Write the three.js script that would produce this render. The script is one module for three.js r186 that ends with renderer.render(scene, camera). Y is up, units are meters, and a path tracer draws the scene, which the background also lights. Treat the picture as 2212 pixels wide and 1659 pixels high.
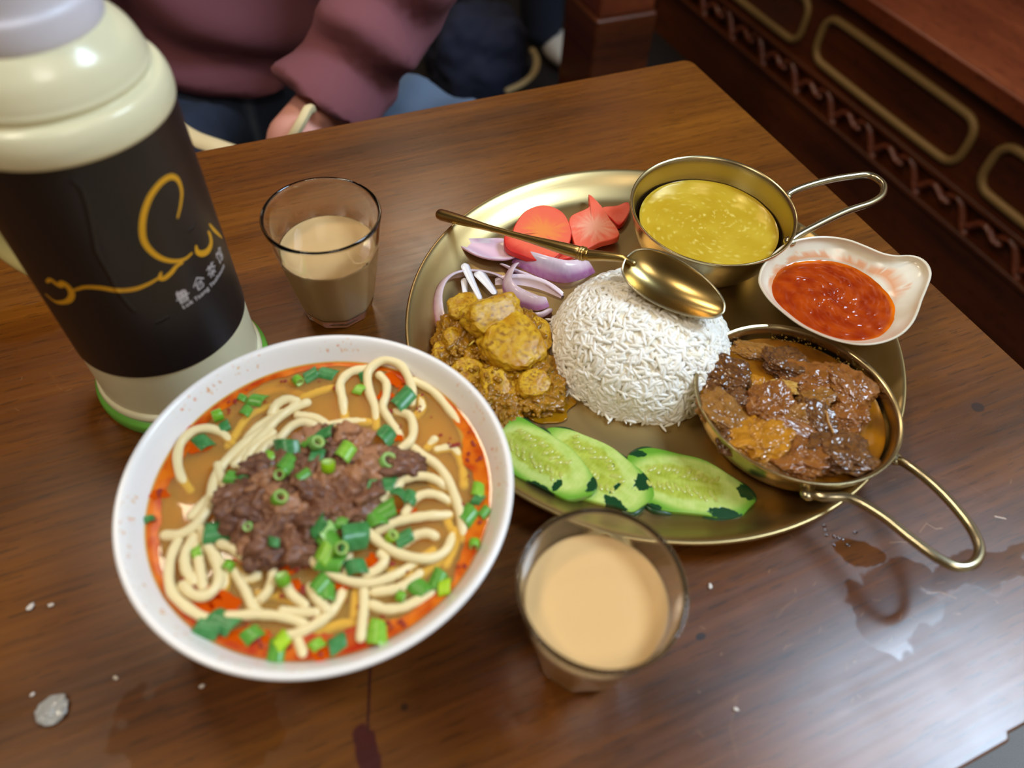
import * as THREE from 'three';
import { mergeGeometries, mergeVertices } from 'three/addons/utils/BufferGeometryUtils.js';
import { RoundedBoxGeometry } from 'three/addons/geometries/RoundedBoxGeometry.js';
import { MarchingCubes } from 'three/addons/objects/MarchingCubes.js';
import { ImprovedNoise } from 'three/addons/math/ImprovedNoise.js';
import { RectAreaLightUniformsLib } from 'three/addons/lights/RectAreaLightUniformsLib.js';

// ------------------------------------------------------------------ camera, light, exposure
const TOP = 0.75;                      // height of the table top above the floor
const CAMH = 0.40;                     // camera above the table top
const FPX = 1580, PITCH = 51.78 * Math.PI / 180, ROLL = 4.35 * Math.PI / 180;
const scene = new THREE.Scene();
const renderer = new THREE.WebGLRenderer({ antialias: true });
renderer.toneMapping = THREE.LinearToneMapping;
renderer.toneMappingExposure = 0.92;
renderer.shadowMap.enabled = true;
RectAreaLightUniformsLib.init();
const camera = new THREE.PerspectiveCamera(2 * Math.atan(829.5 / FPX) * 180 / Math.PI, 2212 / 1659, 0.02, 30);
const camF = new THREE.Vector3(0, -Math.sin(PITCH), -Math.cos(PITCH));
const camU0 = new THREE.Vector3(0, Math.cos(PITCH), -Math.sin(PITCH)), camX0 = new THREE.Vector3(1, 0, 0);
const camX = camX0.clone().multiplyScalar(Math.cos(ROLL)).addScaledVector(camU0, Math.sin(ROLL));
const camU = camU0.clone().multiplyScalar(Math.cos(ROLL)).addScaledVector(camX0, -Math.sin(ROLL));
camera.position.set(0, TOP + CAMH, 0);
camera.up.copy(camU);
camera.lookAt(camera.position.clone().add(camF));
camera.focus = 0.56;
camera.userData.fStop = 3.8;
scene.background = new THREE.Color(0x050403);

// table axes: A runs along the far edge, V along the right edge, from the far right corner
const THETA = 26.6 * Math.PI / 180, CX = 0.1669, CZ = -0.7851;
const AX = new THREE.Vector3(Math.cos(THETA), 0, -Math.sin(THETA)), VX = new THREE.Vector3(Math.sin(THETA), 0, Math.cos(THETA));
const av = (a, h, v) => new THREE.Vector3(CX, TOP + h, CZ).addScaledVector(AX, a).addScaledVector(VX, v);
const CEIL = 2.65;
// ceiling lamps: [a, v, width, depth, colour, radiance, kind]
const LAMPS = [
  [1.02, 0.74, 0.80, 0.62, [0.60, 0.79, 1.0], 36, 'cool white square ceiling panel light above the carved bench'],
  [-0.75, -0.75, 0.34, 0.34, [1.0, 0.84, 0.62], 40, 'warm white square ceiling light above the person in maroon'],
  [-1.45, 0.30, 0.34, 0.34, [1.0, 0.86, 0.66], 34, 'warm white square ceiling light to the side of the cream flask'],
  [0.25, -1.75, 0.34, 0.34, [1.0, 0.85, 0.64], 24, 'warm white square ceiling light above the wooden post'],
  [-0.40, 1.55, 0.60, 0.60, [1.0, 0.93, 0.82], 9, 'soft white square ceiling light behind the near table edge'],
];

// ------------------------------------------------------------------ helpers
const pxDir = (u, v) => camX.clone().multiplyScalar((u - 1106) / FPX).addScaledVector(camU, -(v - 829.5) / FPX).add(camF);
function px(u, v, h = 0) {              // a photo pixel met by the horizontal plane h above the table top
  const d = pxDir(u, v), t = (h - CAMH) / d.y;
  return new THREE.Vector3(d.x * t, TOP + h, d.z * t);
}
function rng(seed) { let a = seed >>> 0; return () => { a = (a + 0x6D2B79F5) | 0; let t = Math.imul(a ^ (a >>> 15), 1 | a); t = (t + Math.imul(t ^ (t >>> 7), 61 | t)) ^ t; return ((t ^ (t >>> 14)) >>> 0) / 4294967296; }; }
const PN = new ImprovedNoise();
const noise = (x, y, z = 0) => PN.noise(x, y, z);
const fbm = (x, y, z = 0, o = 4) => { let s = 0, a = 0.5, f = 1; for (let i = 0; i < o; i++) { s += a * PN.noise(x * f, y * f, z * f + i * 7.3); a *= 0.5; f *= 2.03; } return s; };
const clamp = (x, a = 0, b = 1) => Math.min(b, Math.max(a, x));
const smooth = (a, b, x) => { const t = clamp((x - a) / (b - a)); return t * t * (3 - 2 * t); };
const lerp = (a, b, t) => a + (b - a) * t;
const toLin = (c) => { c /= 255; return c <= 0.04045 ? c / 12.92 : Math.pow((c + 0.055) / 1.055, 2.4); };
const rgb = (r, g, b) => [toLin(r), toLin(g), toLin(b)];         // sRGB bytes to linear
const mixc = (a, b, t) => [lerp(a[0], b[0], t), lerp(a[1], b[1], t), lerp(a[2], b[2], t)];
const col = (c) => new THREE.Color().setRGB(c[0], c[1], c[2]);
const mat = (c, o = {}) => new THREE.MeshPhysicalMaterial({ color: col(c), roughness: 0.5, ...o });
const vmat = (o = {}) => new THREE.MeshPhysicalMaterial({ color: 0xffffff, vertexColors: true, roughness: 0.5, ...o });
const taken = new Map();
function numbered(name) { const n = taken.get(name) ?? 0; taken.set(name, n + 1); return n ? name + '_' + String(n).padStart(3, '0') : name; }
function tag(o, label, category, group, kind) {
  o.userData.label = label; o.userData.category = category;
  if (group) o.userData.group = group; if (kind) o.userData.kind = kind;
  return o;
}
function shadowed(m) { m.castShadow = m.receiveShadow = true; return m; }
function part(parent, name, geo, material, label) {
  const m = shadowed(new THREE.Mesh(geo, material)); m.name = name; if (label) m.userData.label = label; parent.add(m); return m;
}
function grp(name, label, category, group) { const g = new THREE.Group(); g.name = numbered(name); scene.add(g); return tag(g, label, category, group); }
// geometries are made in world coordinates; rebase() moves the origin of a thing to the middle of its base
function rebase(o) {
  const box = new THREE.Box3(); const geos = new Set();
  o.traverse((m) => { if (m.isMesh) { m.geometry.computeBoundingBox(); box.union(m.geometry.boundingBox); geos.add(m.geometry); } });
  const c = box.getCenter(new THREE.Vector3()); c.y = box.min.y;
  for (const g of geos) g.translate(-c.x, -c.y, -c.z);
  o.position.copy(c); return o;
}
function solo(name, geo, material, label, category, group, kind) {
  const m = shadowed(new THREE.Mesh(geo, material)); m.name = numbered(name); scene.add(m); tag(m, label, category, group, kind); return rebase(m);
}
function structure(name, geo, material, parent) {
  const m = shadowed(new THREE.Mesh(geo, material)); m.name = name; (parent ?? scene).add(m);
  if (!parent) m.userData.kind = 'structure'; return m;
}
const clean = (g) => { for (const k of Object.keys(g.attributes)) if (!['position', 'normal', 'uv', 'color'].includes(k)) g.deleteAttribute(k); return g; };
function merged(list) { const l = list.map((g) => { let x = g.index ? g.toNonIndexed() : g; return clean(x); }); const keys = ['position', 'normal', 'uv', 'color'].filter((k) => l.every((g) => g.attributes[k])); for (const g of l) for (const k of Object.keys(g.attributes)) if (!keys.includes(k)) g.deleteAttribute(k); return mergeGeometries(l); }
function avBox(a0, a1, h0, h1, v0, v1, r = 0) {      // a box along the table axes
  const w = a1 - a0, hh = h1 - h0, d = v1 - v0;
  const g = r > 0 ? new RoundedBoxGeometry(w, hh, d, 3, r) : new THREE.BoxGeometry(w, hh, d);
  g.rotateY(THETA); const c = av((a0 + a1) / 2, (h0 + h1) / 2, (v0 + v1) / 2); g.translate(c.x, c.y, c.z); return g;
}
function lathe(profile, center, seg = 96, tilt) {
  const g = new THREE.LatheGeometry(profile.map(([r, y]) => new THREE.Vector2(Math.max(r, 0), y)), seg);
  if (tilt) g.applyQuaternion(new THREE.Quaternion().setFromUnitVectors(new THREE.Vector3(0, 1, 0), new THREE.Vector3(...tilt).normalize()));
  g.translate(center.x, center.y, center.z); return g;
}
function smoothProfile(pts, n = 6) { const c = new THREE.CatmullRomCurve3(pts.map(([r, y]) => new THREE.Vector3(r, y, 0)), false, 'centripetal'); return c.getPoints(pts.length * n).map((p) => [p.x, p.y]); }
// a rounded rod swept along points with its own radius at each place and closed round ends
function rod(points, radius, { seg = 40, ring = 10, flat = 1, caps = true, color, wob } = {}) {
  const curve = new THREE.CatmullRomCurve3(points, false, 'centripetal');
  const P = [], R = [], capN = caps ? 3 : 0;
  const rf = typeof radius === 'function' ? radius : () => radius;
  for (let i = 0; i <= seg; i++) { P.push(curve.getPointAt(i / seg)); R.push(rf(i / seg)); }
  const t0 = curve.getTangentAt(0), t1 = curve.getTangentAt(1), ps = [], rs = [], ts = [];
  for (let k = capN; k > 0; k--) { const a = k / capN * Math.PI / 2; ps.push(P[0].clone().addScaledVector(t0, -Math.sin(a) * R[0])); rs.push(Math.max(1e-5, R[0] * Math.cos(a))); ts.push(t0); }
  for (let i = 0; i <= seg; i++) { ps.push(P[i]); rs.push(R[i]); ts.push(curve.getTangentAt(i / seg)); }
  for (let k = 1; k <= capN; k++) { const a = k / capN * Math.PI / 2; ps.push(P[seg].clone().addScaledVector(t1, Math.sin(a) * R[seg])); rs.push(Math.max(1e-5, R[seg] * Math.cos(a))); ts.push(t1); }
  const pos = [], uv = [], cl = [], idx = [];
  let n = new THREE.Vector3(0, 1, 0); if (Math.abs(ts[0].y) > 0.9) n.set(1, 0, 0);
  for (let i = 0; i < ps.length; i++) {
    n = n.clone().addScaledVector(ts[i], -n.dot(ts[i])).normalize(); const b = new THREE.Vector3().crossVectors(ts[i], n);
    for (let j = 0; j <= ring; j++) {
      const a = j / ring * Math.PI * 2; let r = rs[i]; if (wob) r *= 1 + wob(i / ps.length, a);
      const q = ps[i].clone().addScaledVector(b, Math.cos(a) * r).addScaledVector(n, Math.sin(a) * r * flat);
      pos.push(q.x, q.y, q.z); uv.push(j / ring, i / ps.length); if (color) cl.push(...color(q, i / ps.length, a));
      if (i && j) { const w = ring + 1, c0 = (i - 1) * w + j - 1; idx.push(c0, c0 + 1, c0 + w, c0 + 1, c0 + w + 1, c0 + w); }
    }
  }
  const g = new THREE.BufferGeometry(); g.setAttribute('position', new THREE.Float32BufferAttribute(pos, 3)); g.setAttribute('uv', new THREE.Float32BufferAttribute(uv, 2));
  if (color) g.setAttribute('color', new THREE.Float32BufferAttribute(cl, 3));
  g.setIndex(idx); g.computeVertexNormals(); return g;
}
// a lump: a ball pushed into shape by noise, with flat cut faces if wanted
const balls = new Map();
function ball(detail) {
  if (!balls.has(detail)) { const g = new THREE.IcosahedronGeometry(1, detail); g.deleteAttribute('uv'); g.deleteAttribute('normal'); balls.set(detail, mergeVertices(g, 1e-5)); }
  return balls.get(detail).clone();
}
function lump({ size, at, detail = 8, seed = 1, rough = 0.25, freq = 1.5, fine = 0.05, fineFreq = 6, cuts = [], turn = 0, pitch = 0, roll = 0, power = 1, color }) {
  const g = ball(detail), p = g.attributes.position, v = new THREE.Vector3(), cl = [];
  const q = new THREE.Quaternion().setFromEuler(new THREE.Euler(pitch, turn, roll, 'YXZ'));
  for (let i = 0; i < p.count; i++) {
    v.fromBufferAttribute(p, i);
    if (power !== 1) { const m = Math.pow(Math.abs(v.x) ** power + Math.abs(v.y) ** power + Math.abs(v.z) ** power, 1 / power); v.multiplyScalar(1 / m); }
    const d = 1 + rough * 2 * fbm(v.x * freq + seed * 3.1, v.y * freq - seed * 1.7, v.z * freq + seed, 3) + fine * fbm(v.x * fineFreq + seed, v.y * fineFreq, v.z * fineFreq - seed * 2, 3);
    v.multiplyScalar(d);
    for (const [nx, ny, nz, dd] of cuts) { const l = Math.hypot(nx, ny, nz), s = (v.x * nx + v.y * ny + v.z * nz) / l - dd; if (s > 0) { v.x -= nx / l * s * 0.72; v.y -= ny / l * s * 0.72; v.z -= nz / l * s * 0.72; } }
    if (color) cl.push(...color(v, seed));
    v.set(v.x * size[0], v.y * size[1], v.z * size[2]).applyQuaternion(q).add(at); p.setXYZ(i, v.x, v.y, v.z);
  }
  if (color) g.setAttribute('color', new THREE.Float32BufferAttribute(cl, 3));
  g.computeVertexNormals(); return g;
}
function tex(w, h, fn, srgb = true, repeat) {
  const d = new Uint8Array(w * h * 4);
  for (let y = 0; y < h; y++) for (let x = 0; x < w; x++) { const c = fn(x / w, y / h, x, y), k = (y * w + x) * 4; d[k] = clamp(c[0], 0, 255); d[k + 1] = clamp(c[1], 0, 255); d[k + 2] = clamp(c[2], 0, 255); d[k + 3] = 255; }
  const t = new THREE.DataTexture(d, w, h, THREE.RGBAFormat); t.magFilter = THREE.LinearFilter; t.minFilter = THREE.LinearMipmapLinearFilter; t.generateMipmaps = true;
  t.wrapS = t.wrapT = THREE.RepeatWrapping; if (srgb) t.colorSpace = THREE.SRGBColorSpace; if (repeat) t.repeat.set(...repeat); t.needsUpdate = true; return t;
}
function canvasTex(w, h, draw, srgb = true) {
  const c = document.createElement('canvas'); c.width = w; c.height = h; const x = c.getContext('2d'); draw(x, w, h);
  const t = new THREE.CanvasTexture(c); if (srgb) t.colorSpace = THREE.SRGBColorSpace; t.anisotropy = 8; return t;
}
// a flat-topped slab with rounded top edge from an outline of world points (counted around), thickness downwards
function slab(outline, thick, { bevel = 0.001, sideColor, topColor, uvFrame, rings = 6, dome = 0 } = {}) {
  const n = outline.length, c = outline.reduce((s, p) => s.add(p), new THREE.Vector3()).multiplyScalar(1 / n);
  const pos = [], uv = [], cl = [], idx = []; const rowsT = [];
  const push = (p, t, side) => { pos.push(p.x, p.y, p.z); const f = uvFrame ? uvFrame(p) : [p.x, p.z]; uv.push(...f); if (topColor) cl.push(...(side ? sideColor(p, t) : topColor(p, t))); return pos.length / 3 - 1; };
  const levels = [];
  for (let k = 0; k <= rings; k++) { const s = k / rings; levels.push([s, (1 - s * s) * dome, false]); }
  const row = (s, dy, out, side) => { const r = []; for (let i = 0; i <= n; i++) { const o = outline[i % n], d = o.clone().sub(c); const L = Math.hypot(d.x, d.z) || 1; const p = c.clone().add(d.multiplyScalar(s)); p.x += d.x / (s || 1) / L * out; p.z += d.z / (s || 1) / L * out; p.y += dy; r.push(push(p, s, side)); } return r; };
  let prev = null; const link = (r) => { if (prev) for (let i = 0; i < n; i++) idx.push(prev[i], prev[i + 1], r[i], prev[i + 1], r[i + 1], r[i]); prev = r; };
  for (const [s, dy] of levels) link(row(Math.max(s, 1e-4), dy, s === 1 ? -bevel : -bevel * s, false));
  prev = null;
  link(row(1, 0, -bevel, true)); link(row(1, -bevel * 0.3, -bevel * 0.3, true)); link(row(1, -bevel, 0, true)); link(row(1, -thick + bevel, 0, true)); link(row(1, -thick, -bevel, true)); link(row(1e-4, -thick, 0, true));
  const g = new THREE.BufferGeometry(); g.setAttribute('position', new THREE.Float32BufferAttribute(pos, 3)); g.setAttribute('uv', new THREE.Float32BufferAttribute(uv, 2));
  if (topColor) g.setAttribute('color', new THREE.Float32BufferAttribute(cl, 3));
  g.setIndex(idx); g.computeVertexNormals();
  if (g.attributes.normal.getY(0) < 0) { const id = g.index.array; for (let i = 0; i < id.length; i += 3) { const t = id[i]; id[i] = id[i + 1]; id[i + 1] = t; } g.computeVertexNormals(); }
  return g;
}
const closedCurve = (pts, n) => new THREE.CatmullRomCurve3(pts, true, 'centripetal').getSpacedPoints(n).slice(0, n);

// ------------------------------------------------------------------ wood
function woodTexture(w, h, U, V, tones, seed, marks) {   // grain runs along x, U by V metres
  const map = tex(w, h, (s, t) => {
    const x = s * U, y = t * V;
    const wav = 0.012 * fbm(x * 1.6 + seed, y * 3, seed, 3);
    const band = fbm(x * 1.1 + seed, (y + wav) * 16, seed * 2, 3);
    const grain = fbm(x * 9, (y + wav * 0.6) * 230, seed, 3);
    const pore = noise(x * 55, (y + wav * 0.5) * 900, 3.3 + seed);
    const patch = fbm(x * 4 + 9, y * 5 + seed, 1.7, 2);
    let k = 0.5 + band * 0.75 + grain * 0.38 + patch * 0.35;
    let c = k < 0.5 ? [0, 1, 2].map((i) => lerp(tones[0][i], tones[1][i], clamp(k * 2))) : [0, 1, 2].map((i) => lerp(tones[1][i], tones[2][i], clamp(k * 2 - 1)));
    if (pore > 0.42) c = c.map((q) => q * 0.80);
    return c;
  });
  return map;
}
const tableTones = [[60, 30, 5], [101, 55, 10], [132, 78, 18]];
const TU = 1.0, TV = 0.70;             // the textured size of the table top in metres
const tableMap = woodTexture(2048, 1434, TU, TV, tableTones, 2.2);
const toTable = (u, v) => { const p = px(u, v); const d = p.sub(new THREE.Vector3(CX, TOP, CZ)); return [1 + d.dot(AX) / TU, d.dot(VX) / TV]; };
{ // stains, cracks and spots that are in the wood itself
  const d = tableMap.image.data, W = 2048, Hh = 1434;
  const blot = (u, v, ru, rv, c, a, rag = 0.5, sd = 1) => {
    const [s, t] = toTable(u, v), X = s * W, Y = t * Hh, R = Math.max(ru, rv) * 1.6;
    for (let y = Math.max(0, Math.floor(Y - R)); y < Math.min(Hh, Y + R); y++) for (let x = Math.max(0, Math.floor(X - R)); x < Math.min(W, X + R); x++) {
      const e = Math.hypot((x - X) / ru, (y - Y) / rv) + rag * fbm(x * 0.06 + sd, y * 0.06, sd, 3), k = a * smooth(1.08, 0.86, e), i = (y * W + x) * 4;
      for (let q = 0; q < 3; q++) d[i + q] = lerp(d[i + q], c[q], k);
    }
  };
  blot(792, 1622, 12, 30, [62, 14, 14], 0.9, 0.35, 2);
  blot(788, 1590, 7, 9, [70, 18, 16], 0.8, 0.35, 3);
  for (let k = 0; k < 60; k++) blot(798 - k * 0.09 + 2 * noise(k * 0.2, 4), 1440 + k * 2.4, 1.3, 2.6, [60, 20, 12], 0.7, 0.1, k);
  blot(2111, 880, 11, 8, [38, 18, 10], 0.75, 0.4, 5); blot(1513, 1374, 6, 4, [34, 20, 14], 0.8, 0.4, 6); blot(872, 1527, 4, 4, [50, 26, 12], 0.8, 0.3, 7);
  blot(1225, 1378, 4, 3, [120, 90, 70], 0.6, 0.3, 8);
  // pale scratches
  const scratch = (pts, w, a, c = [176, 142, 120]) => { for (let k = 0; k + 1 < pts.length; k++) for (let i = 0; i < 60; i++) { const f = i / 60; blot(lerp(pts[k][0], pts[k + 1][0], f), lerp(pts[k][1], pts[k + 1][1], f), w, w, c, a, 0.1, i); } };
  scratch([[1915, 1018], [2000, 1026], [2080, 1040], [2130, 1070]], 0.8, 0.08); scratch([[2000, 1280], [2030, 1278], [2065, 1292]], 0.9, 0.15);
  scratch([[1985, 1150], [2000, 1130], [2020, 1142], [2035, 1140]], 0.8, 0.14); scratch([[1920, 1172], [1945, 1170], [1975, 1172]], 0.9, 0.13);
  scratch([[2148, 1115], [2172, 1120]], 1.2, 0.25, [200, 180, 165]); scratch([[1590, 1510], [1575, 1570], [1592, 1640]], 1.0, 0.07); scratch([[1720, 1290], [1695, 1310], [1675, 1335]], 0.8, 0.08);
  const r = rng(77);
  for (let k = 0; k < 40; k++) { const u = 1500 + r() * 700, v = 1000 + r() * 620, a = r() * 6.28, l = 5 + r() * 16; scratch([[u, v], [u + Math.cos(a) * l, v + Math.sin(a) * l]], 0.7, 0.06); }
  for (let k = 0; k < 18; k++) { const u = r() * 300, v = 560 + r() * 350, a = r() * 6.28, l = 6 + r() * 16; scratch([[u, v], [u + Math.cos(a) * l, v + Math.sin(a) * l]], 0.7, 0.06); }
}
// gloss of the varnish: smears of grease, dull fine scratches
const tableRough = tex(1024, 717, (s, t) => {
  const x = s * TU, y = t * TV;
  let g = 0.29 + 0.10 * fbm(x * 14, y * 16, 5.5, 4) + 0.05 * fbm(x * 8, y * 260, 2.2, 2);
  return [0, g * 255, 0];
}, false);
{ // wet smears beside the pan handle: smooth film with its own ragged outline
  const d = tableRough.image.data, W = 1024, Hh = 717;
  const film = (u, v, ru, rv, ang, rr, sd) => {
    const [s, t] = toTable(u, v), X = s * W, Y = t * Hh, R = Math.max(ru, rv) * 1.8, ca = Math.cos(ang), sa = Math.sin(ang);
    for (let y = Math.max(0, Math.floor(Y - R)); y < Math.min(Hh, Y + R); y++) for (let x = Math.max(0, Math.floor(X - R)); x < Math.min(W, X + R); x++) {
      const a = (x - X) * ca + (y - Y) * sa, b = -(x - X) * sa + (y - Y) * ca;
      const e = Math.hypot(a / ru, b / rv) + 1.1 * fbm(x * 0.045 + sd, y * 0.045, sd, 3), k = smooth(1.05, 0.95, e), i = (y * W + x) * 4 + 1;
      d[i] = lerp(d[i], rr * 255, k);
    }
  };
  film(1935, 1290, 26, 13, 1.0, 0.17, 1.3); film(1900, 1330, 18, 24, 0.3, 0.16, 4.1); film(1985, 1250, 22, 9, 0.7, 0.17, 7.9); film(1840, 1190, 16, 9, 0.4, 0.14, 9.2);
  film(2120, 1230, 36, 12, 0.2, 0.16, 3.3); film(60, 690, 34, 20, 0.2, 0.2, 6.6); film(420, 1560, 40, 26, 0.5, 0.22, 8.8);
}
const woodTable = new THREE.MeshPhysicalMaterial({ color: 0xffffff, map: tableMap, roughnessMap: tableRough, roughness: 1.0, bumpMap: tableMap, bumpScale: 0.00004, specularIntensity: 1.0, ior: 1.5 });
const darkWoodMap = woodTexture(512, 256, 2.0, 1.0, [[52, 22, 10], [84, 38, 14], [112, 56, 20]], 8.4);
const woodDark = new THREE.MeshPhysicalMaterial({ color: 0xffffff, map: darkWoodMap, roughness: 0.35 });
const woodSeat = new THREE.MeshPhysicalMaterial({ color: 0xffffff, map: woodTexture(512, 256, 2.0, 1.0, [[78, 32, 16], [112, 52, 28], [140, 72, 40]], 5.1), roughness: 0.3 });
// planar uv in metres along the table axes, for boxes of wood
function woodUV(g, su = 2.0, sv = 1.0, along = AX, across = VX) {
  const p = g.attributes.position, n = g.attributes.normal, uv = new Float32Array(p.count * 2), q = new THREE.Vector3(), m = new THREE.Vector3();
  for (let i = 0; i < p.count; i++) { q.fromBufferAttribute(p, i); m.fromBufferAttribute(n, i); const up = Math.abs(m.y) > 0.5; uv[2 * i] = q.dot(along) / su; uv[2 * i + 1] = (up ? q.dot(across) : q.y) / sv; }
  g.setAttribute('uv', new THREE.BufferAttribute(uv, 2)); return g;
}

// ------------------------------------------------------------------ room
{
  const floorMat = mat(rgb(30, 24, 22), { roughness: 0.5 }), wallMat = mat(rgb(188, 170, 142), { roughness: 0.9 }), ceilMat = mat(rgb(120, 104, 86), { roughness: 0.9 });
  const A0 = -3.4, A1 = 1.55, V0 = -3.7, V1 = 2.4, t = 0.12, H1 = CEIL - TOP;
  structure('floor', avBox(A0 - t, A1 + t, -TOP - t, -TOP, V0 - t, V1 + t), floorMat);
  structure('ceiling', avBox(A0 - t, A1 + t, H1, H1 + t, V0 - t, V1 + t), ceilMat);
  structure('wall_right', avBox(A1, A1 + t, -TOP, H1, V0, V1), wallMat);
  structure('wall_left', avBox(A0 - t, A0, -TOP, H1, V0, V1), wallMat);
  structure('wall_back', avBox(A0, A1, -TOP, H1, V0 - t, V0), wallMat);
  structure('wall_front', avBox(A0, A1, -TOP, H1, V1, V1 + t), wallMat);
}
LAMPS.forEach(([a, v, w, d, c, power, label]) => {
  const h = CEIL - TOP, g = grp('ceiling_light', label, 'lamp');
  const ring = [avBox(a - w / 2 - .02, a + w / 2 + .02, h - .03, h, v - d / 2 - .02, v - d / 2), avBox(a - w / 2 - .02, a + w / 2 + .02, h - .03, h, v + d / 2, v + d / 2 + .02), avBox(a - w / 2 - .02, a - w / 2, h - .03, h, v - d / 2, v + d / 2), avBox(a + w / 2, a + w / 2 + .02, h - .03, h, v - d / 2, v + d / 2)];
  part(g, 'frame', merged(ring), mat(rgb(225, 225, 222), { roughness: 0.5 }));
  const e = mat([0.8, 0.8, 0.8], { roughness: 0.6 }); e.emissive = col(c); e.emissiveIntensity = 1.5;
  part(g, 'diffuser', avBox(a - w / 2, a + w / 2, h - .022, h - .004, v - d / 2, v + d / 2), e);
  rebase(g);
  const L = new THREE.RectAreaLight(col(c), power, w, d); const p = av(a, h - 0.032, v);
  L.position.copy(p); L.up.copy(VX); L.lookAt(p.x, p.y - 1, p.z); L.name = 'panel_light'; scene.add(L);
});

// ------------------------------------------------------------------ table
{
  const D = 0.655, Wd = 1.25, th = 0.032;
  const t = grp('wooden_table', 'varnished brown wooden dining table holding the whole meal', 'table');
  const s = new THREE.Shape();      // x = a, y = -v ; a notch is broken out of the near edge
  const r = 0.012;
  s.moveTo(-Wd, 0); s.lineTo(-r, 0); s.quadraticCurveTo(0, 0, 0, -r); s.lineTo(0, -D + r); s.quadraticCurveTo(0, -D, -r, -D);
  const pn = px(2188, 1594).sub(new THREE.Vector3(CX, TOP, CZ)), na = pn.dot(AX);
  s.lineTo(na, -D + 0.003); s.lineTo(na - 0.002, -D + 0.0005); s.lineTo(na - 0.004, -D); s.lineTo(-Wd + r, -D); s.quadraticCurveTo(-Wd, -D, -Wd, -D + r); s.lineTo(-Wd, 0);
  const g = new THREE.ExtrudeGeometry(s, { depth: th - 0.003, bevelEnabled: true, bevelSize: 0.0014, bevelThickness: 0.0015, bevelOffset: -0.0014, bevelSegments: 3, curveSegments: 8 });
  g.rotateX(-Math.PI / 2); g.rotateY(THETA); g.translate(CX, TOP - th + 0.0015, CZ);
  { const p = g.attributes.position, uv = new Float32Array(p.count * 2), q = new THREE.Vector3(); for (let i = 0; i < p.count; i++) { q.fromBufferAttribute(p, i); const dy = TOP - q.y; q.sub(new THREE.Vector3(CX, TOP, CZ)); uv[2 * i] = 1 + q.dot(AX) / TU; uv[2 * i + 1] = (q.dot(VX) + dy) / TV; } g.setAttribute('uv', new THREE.BufferAttribute(uv, 2)); }
  part(t, 'tabletop', g, woodTable);
  for (const [a0, a1, v0, v1] of [[-Wd + .08, -.08, .05, .075], [-Wd + .08, -.08, D - .075, D - .05], [-Wd + .05, -Wd + .075, .075, D - .075], [-.075, -.05, .075, D - .075]]) part(t, 'apron', woodUV(avBox(a0, a1, -.11, -th, v0, v1)), woodDark);
  for (const a of [-Wd + .075, -.075]) for (const v of [.075, D - .075]) part(t, 'leg', woodUV(avBox(a - .03, a + .03, -TOP, -th, v - .03, v + .03, .006)), woodDark);
  rebase(t);
}

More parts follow.
